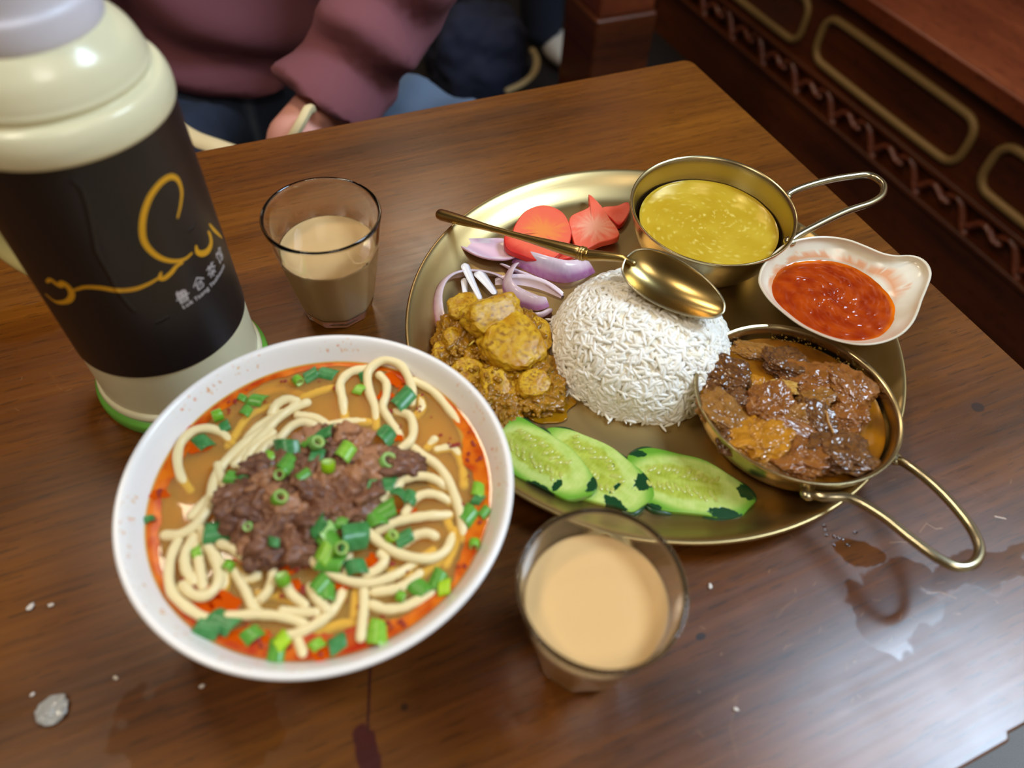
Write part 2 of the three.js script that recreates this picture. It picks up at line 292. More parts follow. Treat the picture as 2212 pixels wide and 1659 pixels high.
// ------------------------------------------------------------------ carved bench along the wall
{
  const b = grp('carved_bench', 'long carved wooden bench with gilt rounded panel frames along the wall', 'bench');
  const F0 = 0.90, v0 = -2.4, v1 = 1.9;
  part(b, 'seat', woodUV(avBox(F0, 1.5, -.34, -.30, v0, v1, .006), 2, 1, VX, AX), woodSeat, 'glossy reddish brown seat board');
  part(b, 'front_panel', woodUV(avBox(F0 + .03, F0 + .055, -.52, -.34, v0, v1), 2, 1, VX, AX), woodDark);
  part(b, 'lower_panel', woodUV(avBox(F0 + .025, F0 + .06, -TOP, -.60, v0, v1), 2, 1, VX, AX), woodDark);
  part(b, 'fret_backing', woodUV(avBox(F0 + .04, F0 + .06, -.60, -.52, v0, v1), 2, 1, VX, AX), woodDark);
  part(b, 'rail', woodUV(avBox(F0 + .015, F0 + .06, -.532, -.52, v0, v1, .003), 2, 1, VX, AX), woodDark);
  part(b, 'rail', woodUV(avBox(F0 + .015, F0 + .06, -.608, -.596, v0, v1, .003), 2, 1, VX, AX), woodDark);
  const gilt = mat(rgb(150, 118, 70), { roughness: 0.5, metalness: 0.2 });
  // rounded frames on the front panel; s is measured along the bench front from its photo anchor
  const s0 = -0.58;
  for (let k = -3; k <= 4; k++) {
    const m0 = s0 + k * 0.548 - 0.11, m1 = m0 + 0.485, hc = -0.445, hh = 0.052, q = 0.035, pts = [];
    const add = (s, h) => pts.push(av(F0 + 0.028, h, s));
    for (let i = 0; i <= 6; i++) { const a = Math.PI / 2 + i / 6 * Math.PI / 2; add(m0 + q + Math.cos(a) * q, hc + hh - q + Math.sin(a) * q); }
    for (let i = 0; i <= 6; i++) { const a = Math.PI + i / 6 * Math.PI / 2; add(m0 + q + Math.cos(a) * q, hc - hh + q + Math.sin(a) * q); }
    for (let i = 0; i <= 6; i++) { const a = -Math.PI / 2 + i / 6 * Math.PI / 2; add(m1 - q + Math.cos(a) * q, hc - hh + q + Math.sin(a) * q); }
    for (let i = 0; i <= 6; i++) { const a = i / 6 * Math.PI / 2; add(m1 - q + Math.cos(a) * q, hc + hh - q + Math.sin(a) * q); }
    part(b, 'panel_frame', new THREE.TubeGeometry(new THREE.CatmullRomCurve3(pts, true, 'centripetal'), 90, 0.0095, 8, true), gilt, 'pale gilt rounded frame');
  }
  // carved fretwork: small scroll pieces in the open band
  const scroll = (s, f) => { const pts = []; for (let i = 0; i <= 10; i++) { const t = i / 10, a = t * Math.PI * 1.5 * f; pts.push(av(F0 + .028, -.564 + f * (0.016 * Math.sin(a)) + (t - .5) * 0.03 * f, s + (t - .5) * 0.075)); } return rod(pts, 0.010, { seg: 16, ring: 6 }); };
  for (let k = 0; k < 58; k++) part(b, 'fret_scroll', scroll(v0 + 0.04 + k * 0.074, k % 2 ? 1 : -1), woodSeat);
  part(b, 'backrest', woodUV(avBox(1.46, 1.52, -.30, .25, v0, v1, .006), 2, 1, VX, AX), woodSeat);
  rebase(b);
}
{ // post beyond the far table edge
  const p = grp('wooden_post', 'brown square wooden post on a plinth beyond the far table edge', 'post');
  const c = px(1316, 40, -.40), rel = c.clone().sub(new THREE.Vector3(CX, TOP, CZ)), a = rel.dot(AX), v = rel.dot(VX);
  part(p, 'shaft', woodUV(avBox(a - .07, a + .07, -.36, CEIL - TOP, v - .07, v + .07, .006)), woodSeat);
  part(p, 'plinth', woodUV(avBox(a - .078, a + .078, -TOP, -.36, v - .078, v + .078, .008)), woodDark);
  rebase(p);
}
{ // grey padded stool below the near edge
  const c = px(2195, 1645, -.28), rel = c.clone().sub(new THREE.Vector3(CX, TOP, CZ)), a = rel.dot(AX), v = rel.dot(VX);
  const s = grp('padded_stool', 'grey woven fabric stool tucked at the near table edge', 'stool');
  const weave = tex(256, 256, (x, y, i, j) => { const k = 118 + 26 * ((i >> 1) + (j >> 1) & 1) + 40 * (fbm(i * 0.35, j * 0.35, 3, 2)); return [k, k * 0.99, k * 0.98]; });
  weave.repeat.set(9, 9);
  part(s, 'seat', avBox(a - .10, a + .30, -.36, -.28, v - .06, v + .34, .03), new THREE.MeshPhysicalMaterial({ map: weave, roughness: 0.95 }));
  for (const x of [-.06, .26]) for (const y of [0, .28]) part(s, 'leg', avBox(a + x - .02, a + x + .02, -TOP, -.34, v + y - .02, v + y + .02, .004), woodDark);
  rebase(s);
}

// ------------------------------------------------------------------ people
function sdfMesh(fn, min, max, cell) {
  const ext = Math.max(max.x - min.x, max.y - min.y, max.z - min.z) * 0.5 * 1.06, c = min.clone().add(max).multiplyScalar(0.5), res = Math.ceil(2 * ext / cell);
  const mc = new MarchingCubes(res, new THREE.MeshBasicMaterial(), false, false, 400000); mc.isolation = 0;
  const half = res / 2, q = new THREE.Vector3();
  for (let z = 0; z < res; z++) for (let y = 0; y < res; y++) for (let x = 0; x < res; x++) { q.set((x - half) / half * ext + c.x, (y - half) / half * ext + c.y, (z - half) / half * ext + c.z); mc.field[x + y * res + z * res * res] = -fn(q); }
  mc.update();
  const n = mc.count, pos = new Float32Array(n * 3);
  for (let i = 0; i < n; i++) { pos[3 * i] = mc.positionArray[3 * i] * ext + c.x; pos[3 * i + 1] = mc.positionArray[3 * i + 1] * ext + c.y; pos[3 * i + 2] = mc.positionArray[3 * i + 2] * ext + c.z; }
  let g = new THREE.BufferGeometry(); g.setAttribute('position', new THREE.BufferAttribute(pos, 3)); g = mergeVertices(g, 1e-6);
  const p = g.attributes.position, nn = new Float32Array(p.count * 3), e = cell * 0.4, w = new THREE.Vector3();
  for (let i = 0; i < p.count; i++) { q.fromBufferAttribute(p, i); const gr = []; for (const k of ['x', 'y', 'z']) { w.copy(q); w[k] += e; const f1 = fn(w); w[k] -= 2 * e; gr.push(f1 - fn(w)); } const l = Math.hypot(...gr) || 1; nn.set(gr.map((x) => x / l), 3 * i); }
  g.setAttribute('normal', new THREE.BufferAttribute(nn, 3));
  // outward winding
  const id = g.index.array; let s = 0; const a = new THREE.Vector3(), b = new THREE.Vector3(), d = new THREE.Vector3();
  for (let i = 0; i < id.length; i += 33 * 3) { a.fromBufferAttribute(p, id[i]); b.fromBufferAttribute(p, id[i + 1]).sub(a); d.fromBufferAttribute(p, id[i + 2]).sub(a); b.cross(d); s += b.x * nn[3 * id[i]] + b.y * nn[3 * id[i] + 1] + b.z * nn[3 * id[i] + 2]; }
  if (s < 0) for (let i = 0; i < id.length; i += 3) { const t = id[i + 1]; id[i + 1] = id[i + 2]; id[i + 2] = t; }
  return g;
}
const smin = (a, b, k) => { const h = clamp(0.5 + 0.5 * (b - a) / k); return lerp(b, a, h) - k * h * (1 - h); };
function capsule(p, a, b, ra, rb) { const bx = b[0] - a[0], by = b[1] - a[1], bz = b[2] - a[2], px_ = p[0] - a[0], py = p[1] - a[1], pz = p[2] - a[2]; const t = clamp((px_ * bx + py * by + pz * bz) / (bx * bx + by * by + bz * bz)); return Math.hypot(px_ - bx * t, py - by * t, pz - bz * t) - lerp(ra, rb, t); }
const FV = new THREE.Vector3(Math.sin(THETA), 0, Math.cos(THETA)), LV = AX;
function frame(ox, oz) { const o = new THREE.Vector3(ox, TOP, oz); return { loc: (q) => { const dx = q.x - o.x, dz = q.z - o.z; return [dx * LV.x + dz * LV.z, q.y - TOP, dx * FV.x + dz * FV.z]; }, world: (l) => o.clone().addScaledVector(LV, l[0]).addScaledVector(FV, l[2]).setY(TOP + l[1]) }; }
{
  const fr = frame(-0.47, -1.10);
  const person = grp('person', 'person in a maroon sweatshirt and blue jeans seated across the table', 'person');
  const SH = [.19, .26, .05], EL = [.235, .055, .285], WR = [.075, -.10, .345], SH2 = [-.19, .26, .05], EL2 = [-.26, .0, .16], WR2 = [-.25, -.14, .28];
  const folds = (l) => 0.010 * Math.sin(l[1] * 58 + l[0] * 26 + 3 * noise(l[0] * 6, l[1] * 6, l[2] * 6)) * smooth(.12, -.08, l[1]) + 0.008 * fbm(l[0] * 9, l[1] * 9, l[2] * 9, 2);
  const sweat = (q) => {
    const l = fr.loc(q);
    let d = capsule([l[0] / 1.25, l[1], l[2]], [0, -.13, .02], [0, .20, .05], .148, .135) * 0.95;
    d = smin(d, capsule(l, [-.15, .25, .04], [.15, .25, .04], .075, .075), .08);
    const arm = (S, E, W) => { let k = smin(capsule(l, S, E, .078, .066), capsule(l, E, W, .068, .060), .05); const dir = [W[0] - E[0], W[1] - E[1], W[2] - E[2]], L = Math.hypot(...dir); const along = ((l[0] - W[0]) * dir[0] + (l[1] - W[1]) * dir[1] + (l[2] - W[2]) * dir[2]) / L; return Math.max(k - 0.006 * Math.sin(along * 70 + 2 * noise(l[0] * 9, l[1] * 9, l[2] * 9)), along - 0.01); };
    d = smin(d, arm(SH, EL, WR), .02); d = smin(d, arm(SH2, EL2, WR2), .02);
    d = Math.max(d, -.185 - l[1] + 0.015 * Math.sin(l[0] * 12)); d = Math.max(d, l[1] - .33);
    return d - folds(l);
  };
  const bb = (l0, l1) => { const box = new THREE.Box3(); for (const x of [l0[0], l1[0]]) for (const y of [l0[1], l1[1]]) for (const z of [l0[2], l1[2]]) box.expandByPoint(fr.world([x, y, z])); return box; };
  let B = bb([-.36, -.22, -.2], [.36, .36, .45]);
  part(person, 'sweatshirt', sdfMesh(sweat, B.min, B.max, 0.0135), mat(rgb(128, 75, 83), { roughness: 0.95, sheen: 0.3, sheenRoughness: 0.6, sheenColor: col(rgb(150, 100, 105)) }), 'maroon sweatshirt');
  const jeans = (q) => {
    const l = fr.loc(q);
    let d = capsule([l[0] / 1.25, l[1], l[2]], [0, -.28, .0], [0, -.17, .01], .135, .135) * 0.95;
    d = smin(d, capsule(l, [.09, -.265, .03], [.33, -.245, .40], .082, .066), .04); d = smin(d, capsule(l, [-.09, -.265, .03], [-.17, -.245, .44], .082, .066), .04);
    d = smin(d, capsule(l, [.33, -.245, .40], [.30, -.68, .42], .064, .05), .03); d = smin(d, capsule(l, [-.17, -.245, .44], [-.16, -.68, .46], .064, .05), .03);
    return d - 0.005 * Math.sin(l[2] * 60 + l[0] * 40 + 3 * noise(l[0] * 8, l[1] * 8, l[2] * 8)) - 0.004 * fbm(l[0] * 16, l[1] * 16, l[2] * 16, 2);
  };
  B = bb([-.3, -.74, -.2], [.44, -.02, .56]);
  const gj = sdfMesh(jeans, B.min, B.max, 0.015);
  { const p = gj.attributes.position, cl = []; for (let i = 0; i < p.count; i++) { const n = fbm(p.getX(i) * 40, p.getY(i) * 40, p.getZ(i) * 40, 3), l = fr.loc(new THREE.Vector3().fromBufferAttribute(p, i)); const thighLight = smooth(.10, .2, l[0] + .05 * n) ; const seam = Math.abs(l[0] + 0.012) < 0.006 ? 0.35 : 0; cl.push(...mixc(mixc(rgb(46, 54, 72), rgb(106, 124, 148), thighLight), rgb(130, 140, 155), clamp(0.12 * n + seam))); } gj.setAttribute('color', new THREE.Float32BufferAttribute(cl, 3)); }  // light on the thigh and shade at the waist are mixed into the denim colour
  part(person, 'jeans', gj, vmat({ roughness: 0.95 }), 'blue jeans with shade painted at the waist and light painted on the thigh');
  // body: hands, neck, head
  const HP = [.045, -.118, .375];
  const handOf = (l, W, s) => {
    const dir = [(s > 0 ? -.075 : .05), -.04, .055], L = Math.hypot(...dir), u = dir.map((x) => x / L), K = [0, 1, 2].map((i) => W[i] + u[i] * .075);
    let d = smin(capsule(l, [W[0] - u[0] * .1, W[1] - u[1] * .1 + .03, W[2] - u[2] * .1], W, .03, .026), capsule(l, W, K, .030, .038), .02);
    for (let f = 0; f < 4; f++) { const o = (f - 1.5) * .019, b = [K[0] + o * u[2], K[1], K[2] - o * u[0]], m = [b[0] + u[0] * .035, b[1] - .012, b[2] + u[2] * .035], e = [m[0] + u[0] * .012, m[1] - .03, m[2] + u[2] * .012]; d = smin(d, Math.min(capsule(l, b, m, .0095, .009), capsule(l, m, e, .009, .0078)), .008); }
    const tb = [W[0] + u[0] * .02 - u[2] * .025 * s, W[1] - .005, W[2] + u[2] * .02 + u[0] * .025 * s]; d = smin(d, capsule(l, tb, [tb[0] + u[0] * .05 - u[2] * .015 * s, tb[1] - .02, tb[2] + u[2] * .05 + u[0] * .015 * s], .012, .009), .012);
    return d;
  };
  const body = (q) => {
    const l = fr.loc(q);
    let d = Math.min(handOf(l, WR, 1), handOf(l, WR2, -1));
    let h = capsule(l, [0, .27, .04], [0, .40, .06], .058, .055); h = smin(h, capsule([l[0], l[1], l[2]], [0, .46, .075], [0, .54, .065], .075, .088), .04);
    h = smin(h, capsule(l, [0, .485, .155], [0, .46, .172], .011, .016), .02); h = Math.min(h, capsule(l, [.088, .50, .07], [.09, .47, .065], .018, .012)); h = Math.min(h, capsule(l, [-.088, .50, .07], [-.09, .47, .065], .018, .012));
    return Math.min(d, h);
  };
  const bigB = bb([-.28, -.24, .0], [.2, -.0, .48]);
  const skin = mat(rgb(222, 158, 142), { roughness: 0.55 });
  B = bb([-.13, .25, -.06], [.13, .66, .22]);
  part(person, 'body', merged([sdfMesh(body, bigB.min, bigB.max, 0.0065), sdfMesh(body, B.min, B.max, 0.008)]), skin, 'skin of hands, neck and head');
  const hair = (q) => { const l = fr.loc(q); const d = capsule(l, [0, .49, .055], [0, .56, .05], .092, .096); return Math.max(d - .006 * fbm(l[0] * 30, l[1] * 12, l[2] * 30, 2), (l[2] - .06) - (l[1] - .54) * 1.2); };
  part(person, 'hair', sdfMesh(hair, B.min, B.max, 0.008), mat(rgb(28, 22, 20), { roughness: 0.6 }));
  for (const s of [.33 - .03, -.16]) { const w = fr.world([s, -.715, .50]); const g = lump({ size: [.048, .034, .125], at: w, seed: 3, rough: .05, fine: 0, detail: 6, turn: THETA }); part(person, 'shoe', g, mat(rgb(40, 40, 44), { roughness: 0.8 })); }
  rebase(person);
  // cream strap of a bag over the hand, and the bag edge on the lap
  const cream = mat(rgb(232, 212, 164), { roughness: 0.85 });
  solo('bag_cord', rod([px(632, 296, -.085), px(640, 283, -.078), px(652, 262, -.07), px(664, 240, -.066), px(672, 236, -.075)], 0.006, { seg: 30, ring: 8 }), cream, 'thin cream cord looped over the hand of the person in maroon', 'cord');
  solo('folded_bag', rod([px(370, 270, -.15), px(420, 300, -.15), px(470, 318, -.15), px(510, 332, -.155), px(560, 352, -.16)], 0.0125, { seg: 30, ring: 10, flat: 0.6 }), cream, 'rolled cream cloth band lying across the dark jeans', 'cloth');
  // chair under the person
  const ch = grp('wooden_chair', 'dark wooden chair under the person in maroon', 'chair');
  const o = fr.world([0.05, 0, 0]).sub(new THREE.Vector3(CX, TOP, CZ)), a = o.dot(AX), v = o.dot(VX);
  part(ch, 'seat', woodUV(avBox(a - .23, a + .23, -.385, -.345, v - .2, v + .25, .01)), woodDark);
  for (const x of [-.2, .2]) for (const y of [-.18, .2]) part(ch, 'leg', woodUV(avBox(a + x - .02, a + x + .02, -TOP, -.36, v + y - .02, v + y + .02, .004)), woodDark);
  part(ch, 'backrest', woodUV(avBox(a - .2, a + .2, -.1, .12, v - .24, v - .215, .008)), woodDark);
  for (const x of [-.2, .2]) part(ch, 'back_post', woodUV(avBox(a + x - .02, a + x + .02, -.36, .12, v - .245, v - .205, .006)), woodDark);
  rebase(ch);
}
{ // a second guest farther back in dark clothes
  const fr = frame(-0.325, -2.50);
  const p2 = grp('person', 'person in dark navy clothes and pale shoes seated farther back', 'person');
  const fn = (q) => {
    const l = fr.loc(q);
    let d = capsule([l[0] / 1.2, l[1], l[2]], [0, -.22, 0], [0, .22, .0], .15, .14) * .95;
    d = smin(d, capsule(l, [.09, -.26, .05], [.12, -.24, .45], .085, .07), .04); d = smin(d, capsule(l, [-.09, -.26, .05], [-.14, -.24, .45], .085, .07), .04);
    d = smin(d, capsule(l, [.12, -.24, .45], [.17, -.66, .40], .072, .062), .03); d = smin(d, capsule(l, [-.14, -.24, .45], [-.10, -.66, .25], .072, .062), .03);
    d = smin(d, capsule(l, [.2, .2, .0], [.25, -.06, .1], .07, .06), .03); d = smin(d, capsule(l, [.25, -.06, .1], [.1, -.14, .32], .06, .05), .03);
    d = smin(d, capsule(l, [-.2, .2, .0], [-.25, -.06, .1], .07, .06), .03); d = smin(d, capsule(l, [-.25, -.06, .1], [-.1, -.14, .32], .06, .05), .03);
    return d - .006 * fbm(l[0] * 9, l[1] * 9, l[2] * 9, 2);
  };
  const box = new THREE.Box3(); for (const x of [-.38, .38]) for (const y of [-.72, .34]) for (const z of [-.2, .55]) box.expandByPoint(fr.world([x, y, z]));
  part(p2, 'clothing', sdfMesh(fn, box.min, box.max, 0.022), mat(rgb(30, 32, 48), { roughness: 0.9 }), 'dark navy jacket and trousers');
  const head = (q) => { const l = fr.loc(q); return smin(capsule(l, [0, .24, .0], [0, .36, .02], .055, .055), capsule(l, [0, .42, .03], [0, .50, .02], .075, .088), .04); };
  const hb = new THREE.Box3(); for (const x of [-.13, .13]) for (const y of [.3, .62]) for (const z of [-.12, .15]) hb.expandByPoint(fr.world([x, y, z]));
  part(p2, 'body', sdfMesh(head, hb.min, hb.max, 0.01), mat(rgb(214, 160, 138), { roughness: 0.6 }));
  for (const [x, z] of [[.21, .45], [-.10, .27]]) { const g = lump({ size: [.05, .04, .12], at: fr.world([x, -.712, z]), seed: 5, rough: .05, fine: 0, detail: 6, turn: THETA }); part(p2, 'shoe', g, mat(rgb(205, 192, 176), { roughness: 0.7 }), 'pale shoe'); }
  rebase(p2);
  const bag = grp('cloth_bag', 'navy cloth bag with a beige strap standing on the floor beyond the table', 'bag');
  const bc = px(1030, 140, -.62); part(bag, 'bag_body', lump({ size: [.13, .14, .11], at: new THREE.Vector3(bc.x, .14, bc.z), detail: 14, seed: 6, rough: .14, fine: .06, power: 3, turn: .3 }), mat(rgb(28, 32, 54), { roughness: 0.9 }));
  part(bag, 'strap', rod([px(1150, 108, -.60), px(1160, 130, -.60), px(1152, 160, -.60), px(1126, 182, -.60), px(1098, 195, -.61)], .010, { seg: 30, ring: 8, flat: .5 }), mat(rgb(150, 130, 92), { roughness: 0.9 }), 'beige strap');
  rebase(bag);
}

// ------------------------------------------------------------------ vacuum flask
{
  const C = new THREE.Vector3(-0.2241, TOP, -0.3060), k = 0.4 / 0.38;
  const cream = mat(rgb(236, 228, 190), { roughness: 0.2, specularIntensity: 0.8 });
  const f = grp('vacuum_flask', 'cream vacuum flask with white cup lid and black printed wrap', 'flask');
  const S = (pts, n) => smoothProfile(pts.map(([r, y]) => [r * k, y * k]), n);
  const R = 0.0482;
  const specks = canvasTex(1024, 512, (x, w, h) => { x.fillStyle = 'rgb(236,228,190)'; x.fillRect(0, 0, w, h); const r = rng(4); x.fillStyle = 'rgba(176,130,52,0.75)'; for (let i = 0; i < 70; i++) { x.beginPath(); x.ellipse(r() * w, h * (0.72 + 0.2 * r()), 1 + 5 * r() * r(), 1 + 3 * r() * r(), r() * 3, 0, 7); x.fill(); } });
  const creamSpeck = new THREE.MeshPhysicalMaterial({ map: specks, roughness: 0.3 });
  part(f, 'body', lathe([[0, .003], [.04, .003], [R - .001, .0035], [R, .005], [R, .02], [R, .052], [R, .12], [R, .188]].map(([r, y]) => [r * k, y * k]), C, 128), creamSpeck);
  part(f, 'base_ring', lathe(S([[.045, .0], [.0522, .0], [.0533, .003], [.0528, .0075], [.0505, .0098], [.0484, .0104]], 5), C, 128), mat(rgb(104, 168, 62), { roughness: 0.35 }), 'bright green base ring');
  part(f, 'base_lip', lathe(S([[.0484, .0102], [.0504, .0112], [.0500, .0145], [.0483, .0165]], 5), C, 128), cream);
  part(f, 'shoulder', lathe(S([[.0476, .187], [.0497, .189], [.0503, .193], [.0498, .198], [.0478, .2025], [.0452, .2042], [.0437, .2050], [.0440, .2066], [.0446, .2078], [.0440, .2095], [.0432, .2125], [.0405, .219], [.036, .2245], [.0328, .2275], [.031, .2285], [.02, .229]], 6), C, 128), cream);
  part(f, 'lid', lathe(S([[.0322, .2265], [.0332, .2285], [.0331, .236], [.0325, .239], [.0312, .2405], [.0305, .252], [.0295, .285], [.027, .2885], [.0, .289]], 5), C, 96), mat(rgb(226, 220, 228), { roughness: 0.35 }), 'white cup lid');
  // wrap: a thin sleeve printed with gold script and white lettering; strokes are laid out on the unrolled sleeve
  const RL = (R + 0.0006) * k, H0 = 0.0525 * k, H1 = 0.1885 * k;
  const onWrap = (zx, zy) => { const d = pxDir(zx / 2.765, 350 + zy / 2.765), o = camera.position.clone().sub(C); const a = d.x * d.x + d.z * d.z, b = 2 * (o.x * d.x + o.z * d.z), c = o.x * o.x + o.z * o.z - RL * RL, D = Math.max(0, b * b - 4 * a * c), t = (-b - Math.sqrt(D)) / (2 * a); const p = o.addScaledVector(d, t); return [Math.atan2(p.x, p.z), p.y]; };
  const W = 2048, Hc = 900;
  const uvOf = ([th, y]) => [((th / (2 * Math.PI) + 1) % 1) * W, (1 - (y - H0) / (H1 - H0)) * Hc];
  const wrap = canvasTex(W, Hc, (x) => {
    x.fillStyle = 'rgb(33,27,26)'; x.fillRect(0, 0, W, Hc);
    const stroke = (pts, w0, w1, color) => {
      const P = pts.map(([a, b]) => { const q = uvOf(onWrap(a, b)); return new THREE.Vector3(q[0], q[1], 0); });
      for (let i = 1; i < P.length; i++) { while (P[i].x - P[i - 1].x > W / 2) P[i].x -= W; while (P[i].x - P[i - 1].x < -W / 2) P[i].x += W; }
      const c = new THREE.CatmullRomCurve3(P, false, 'centripetal'); x.fillStyle = color; const n = 260;
      for (let i = 0; i <= n; i++) { const t = i / n, p = c.getPoint(t), r = 1.35 * lerp(w0, w1, Math.sin(Math.PI * t)); for (const s of [0, W, -W]) { x.beginPath(); x.arc(p.x + s, p.y, r, 0, 7); x.fill(); } }
    };
    const gold = 'rgb(222,160,28)';
    stroke([[1062, 330], [1080, 250], [1085, 170], [1062, 105], [1020, 88], [965, 120], [905, 195], [865, 290], [850, 395], [862, 475], [910, 540], [980, 582], [1060, 592], [1112, 575], [1146, 545]], 3, 8, gold);
    stroke([[1090, 602], [1055, 622], [1022, 662], [975, 697], [955, 692], [962, 662]], 3, 6.5, gold);
    stroke([[952, 690], [880, 732], [800, 760], [700, 767], [600, 752], [510, 748], [442, 766]], 3, 6.5, gold);
    stroke([[280, 716], [305, 704], [335, 728], [356, 738], [376, 724], [402, 742], [428, 782], [416, 822], [380, 838], [325, 832], [276, 792]], 4, 8, gold);
    stroke([[1172, 505], [1178, 535], [1210, 547], [1246, 525], [1262, 482], [1256, 440], [1245, 418]], 4, 9, gold);
    stroke([[1252, 372], [1272, 398], [1298, 424], [1326, 452]], 3, 6, gold);
    // lettering on its level line of the sleeve
    const white = 'rgb(206,198,200)'; x.strokeStyle = white; x.lineCap = 'round'; x.lineJoin = 'round';
    const a = uvOf(onWrap(1090, 800)), b = uvOf(onWrap(1312, 560)); let bx = b[0]; if (bx < a[0]) bx += W;
    const G = { // strokes on a 10 by 10 field
      lu: [[[3, 0], [2, 1.4], [7, 1.2]], [[2, 2.4], [8, 2.2], [8, 5], [2, 5], [2, 2.4]], [[5, 2.3], [5, 5]], [[2, 3.6], [8, 3.6]], [[0.5, 6], [9.5, 5.8]], [[2.4, 7], [7.6, 7], [7.6, 10], [2.4, 10], [2.4, 7]], [[2.4, 8.5], [7.6, 8.5]]],
      cang: [[[5, 0], [0.5, 4.5]], [[5, 0], [9.6, 4.2]], [[3, 4.2], [7, 4], [7, 6.2], [4.4, 6.4]], [[3, 4.2], [3, 9], [7.4, 9], [8, 7.4]]],
      cha: [[[0.8, 1.6], [9.2, 1.6]], [[3.2, 0.4], [3.2, 2.8]], [[6.8, 0.4], [6.8, 2.8]], [[5, 2.8], [0.6, 5.6]], [[5, 2.8], [9.4, 5.4]], [[2, 6.6], [8, 6.6]], [[5, 5], [5, 10]], [[3.6, 7.6], [2, 9]], [[6.4, 7.6], [8, 9]]],
      guan: [[[2.2, 0], [0.6, 3]], [[1.6, 1.6], [4, 1.6], [3.4, 3]], [[2.4, 4], [2.4, 9.4], [4, 8.2]], [[7, 0], [7, 1.2]], [[4.8, 3], [4.8, 1.6], [9.6, 1.6], [9.6, 3]], [[6, 3.4], [6, 9.8]], [[6, 3.6], [8.6, 3.6], [8.6, 5.8], [6, 5.8]], [[6, 7], [9, 7], [9, 9.6], [6, 9.6]]],
    };
    const sz = (bx - a[0]) / 3 * 0.74;
    ['lu', 'cang', 'cha', 'guan'].forEach((n, i) => { const gx = lerp(a[0], bx, i / 3), gy = lerp(a[1], b[1], i / 3); x.lineWidth = sz * 0.088; for (const s of G[n]) for (const o of [0, W, -W]) { x.beginPath(); s.forEach(([p, q], j) => { const X = gx + o + (p / 10 - 0.5) * sz, Y = gy + (q / 10 - 0.5) * sz; j ? x.lineTo(X, Y) : x.moveTo(X, Y); }); x.stroke(); } });
    const e = uvOf(onWrap(1092, 880)), e2 = uvOf(onWrap(1342, 622)); let ex = e2[0]; if (ex < e[0]) ex += W;
    x.fillStyle = white; x.font = 'bold 40px sans-serif'; const text = 'Luk Tsang Teahouse', wd = x.measureText(text).width, sc = (ex - e[0]) / wd;
    for (const o of [0, W, -W]) { x.save(); x.translate(e[0] + o, e[1]); x.rotate(Math.atan2(e2[1] - e[1], ex - e[0])); x.scale(sc, sc * 0.95); x.fillText(text, 0, 0); x.restore(); }
  });
  wrap.wrapS = THREE.RepeatWrapping; wrap.flipY = true;
  // the wrap is creased: a long ridge and a few wrinkles stand up from it
  const ridge = canvasTex(1024, 450, (x, w, h) => {
    x.fillStyle = 'rgb(60,60,60)'; x.fillRect(0, 0, w, h); x.lineCap = 'round'; x.lineJoin = 'round';
    const line = (pts, width, g) => { x.strokeStyle = `rgb(${g},${g},${g})`; x.lineWidth = width; x.beginPath(); pts.forEach(([a, b], i) => { const q = uvOf(onWrap(a, b)); i ? x.lineTo(q[0] / 2, q[1] / 2) : x.moveTo(q[0] / 2, q[1] / 2); }); x.stroke(); };
    const main = [[440, 118], [485, 160], [520, 260], [545, 380], [575, 540], [650, 670], [700, 770], [745, 830], [800, 890]];
    for (const [wd, g] of [[9, 90], [6, 130], [3, 190]]) { line(main, wd, g); line([[940, 960], [1005, 925]], wd * .7, g); line([[1130, 410], [1165, 378]], wd * .6, g); }
  }, false);
  ridge.wrapS = THREE.RepeatWrapping;
  const sleeve = new THREE.BufferGeometry(); { const pos = [], uv = [], idx = [], N = 128, prof = [[R * k, H0], [RL, H0], [RL, H1], [R * k, H1]]; for (let i = 0; i <= N; i++) { const th = i / N * 2 * Math.PI; for (const [r, y] of prof) { pos.push(C.x + Math.sin(th) * r, C.y + y, C.z + Math.cos(th) * r); uv.push(i / N, (y - H0) / (H1 - H0)); } if (i) for (let j = 0; j < 3; j++) { const p = (i - 1) * 4 + j; idx.push(p, p + 4, p + 1, p + 1, p + 4, p + 5); } } sleeve.setAttribute('position', new THREE.Float32BufferAttribute(pos, 3)); sleeve.setAttribute('uv', new THREE.Float32BufferAttribute(uv, 2)); sleeve.setIndex(idx); sleeve.computeVertexNormals(); }
  part(f, 'wrap', sleeve, new THREE.MeshPhysicalMaterial({ map: wrap, bumpMap: ridge, bumpScale: 0.0012, roughness: 0.42, side: THREE.DoubleSide }), 'black wrap with gold script and white lettering');
  // side handle on the far left
  const hd = new THREE.Vector3(-0.99, 0, -0.14).normalize(); const hp = (r, y) => C.clone().addScaledVector(hd, r * k).setY(C.y + y * k);
  part(f, 'handle', rod([hp(.045, .074), hp(.058, .077), hp(.074, .090), hp(.083, .118), hp(.083, .155), hp(.076, .180), hp(.060, .192), hp(.045, .194)], 0.0125, { seg: 48, ring: 14, flat: 0.7 }), mat(rgb(236, 222, 150), { roughness: 0.4 }), 'pale yellow side handle');
  rebase(f);
}

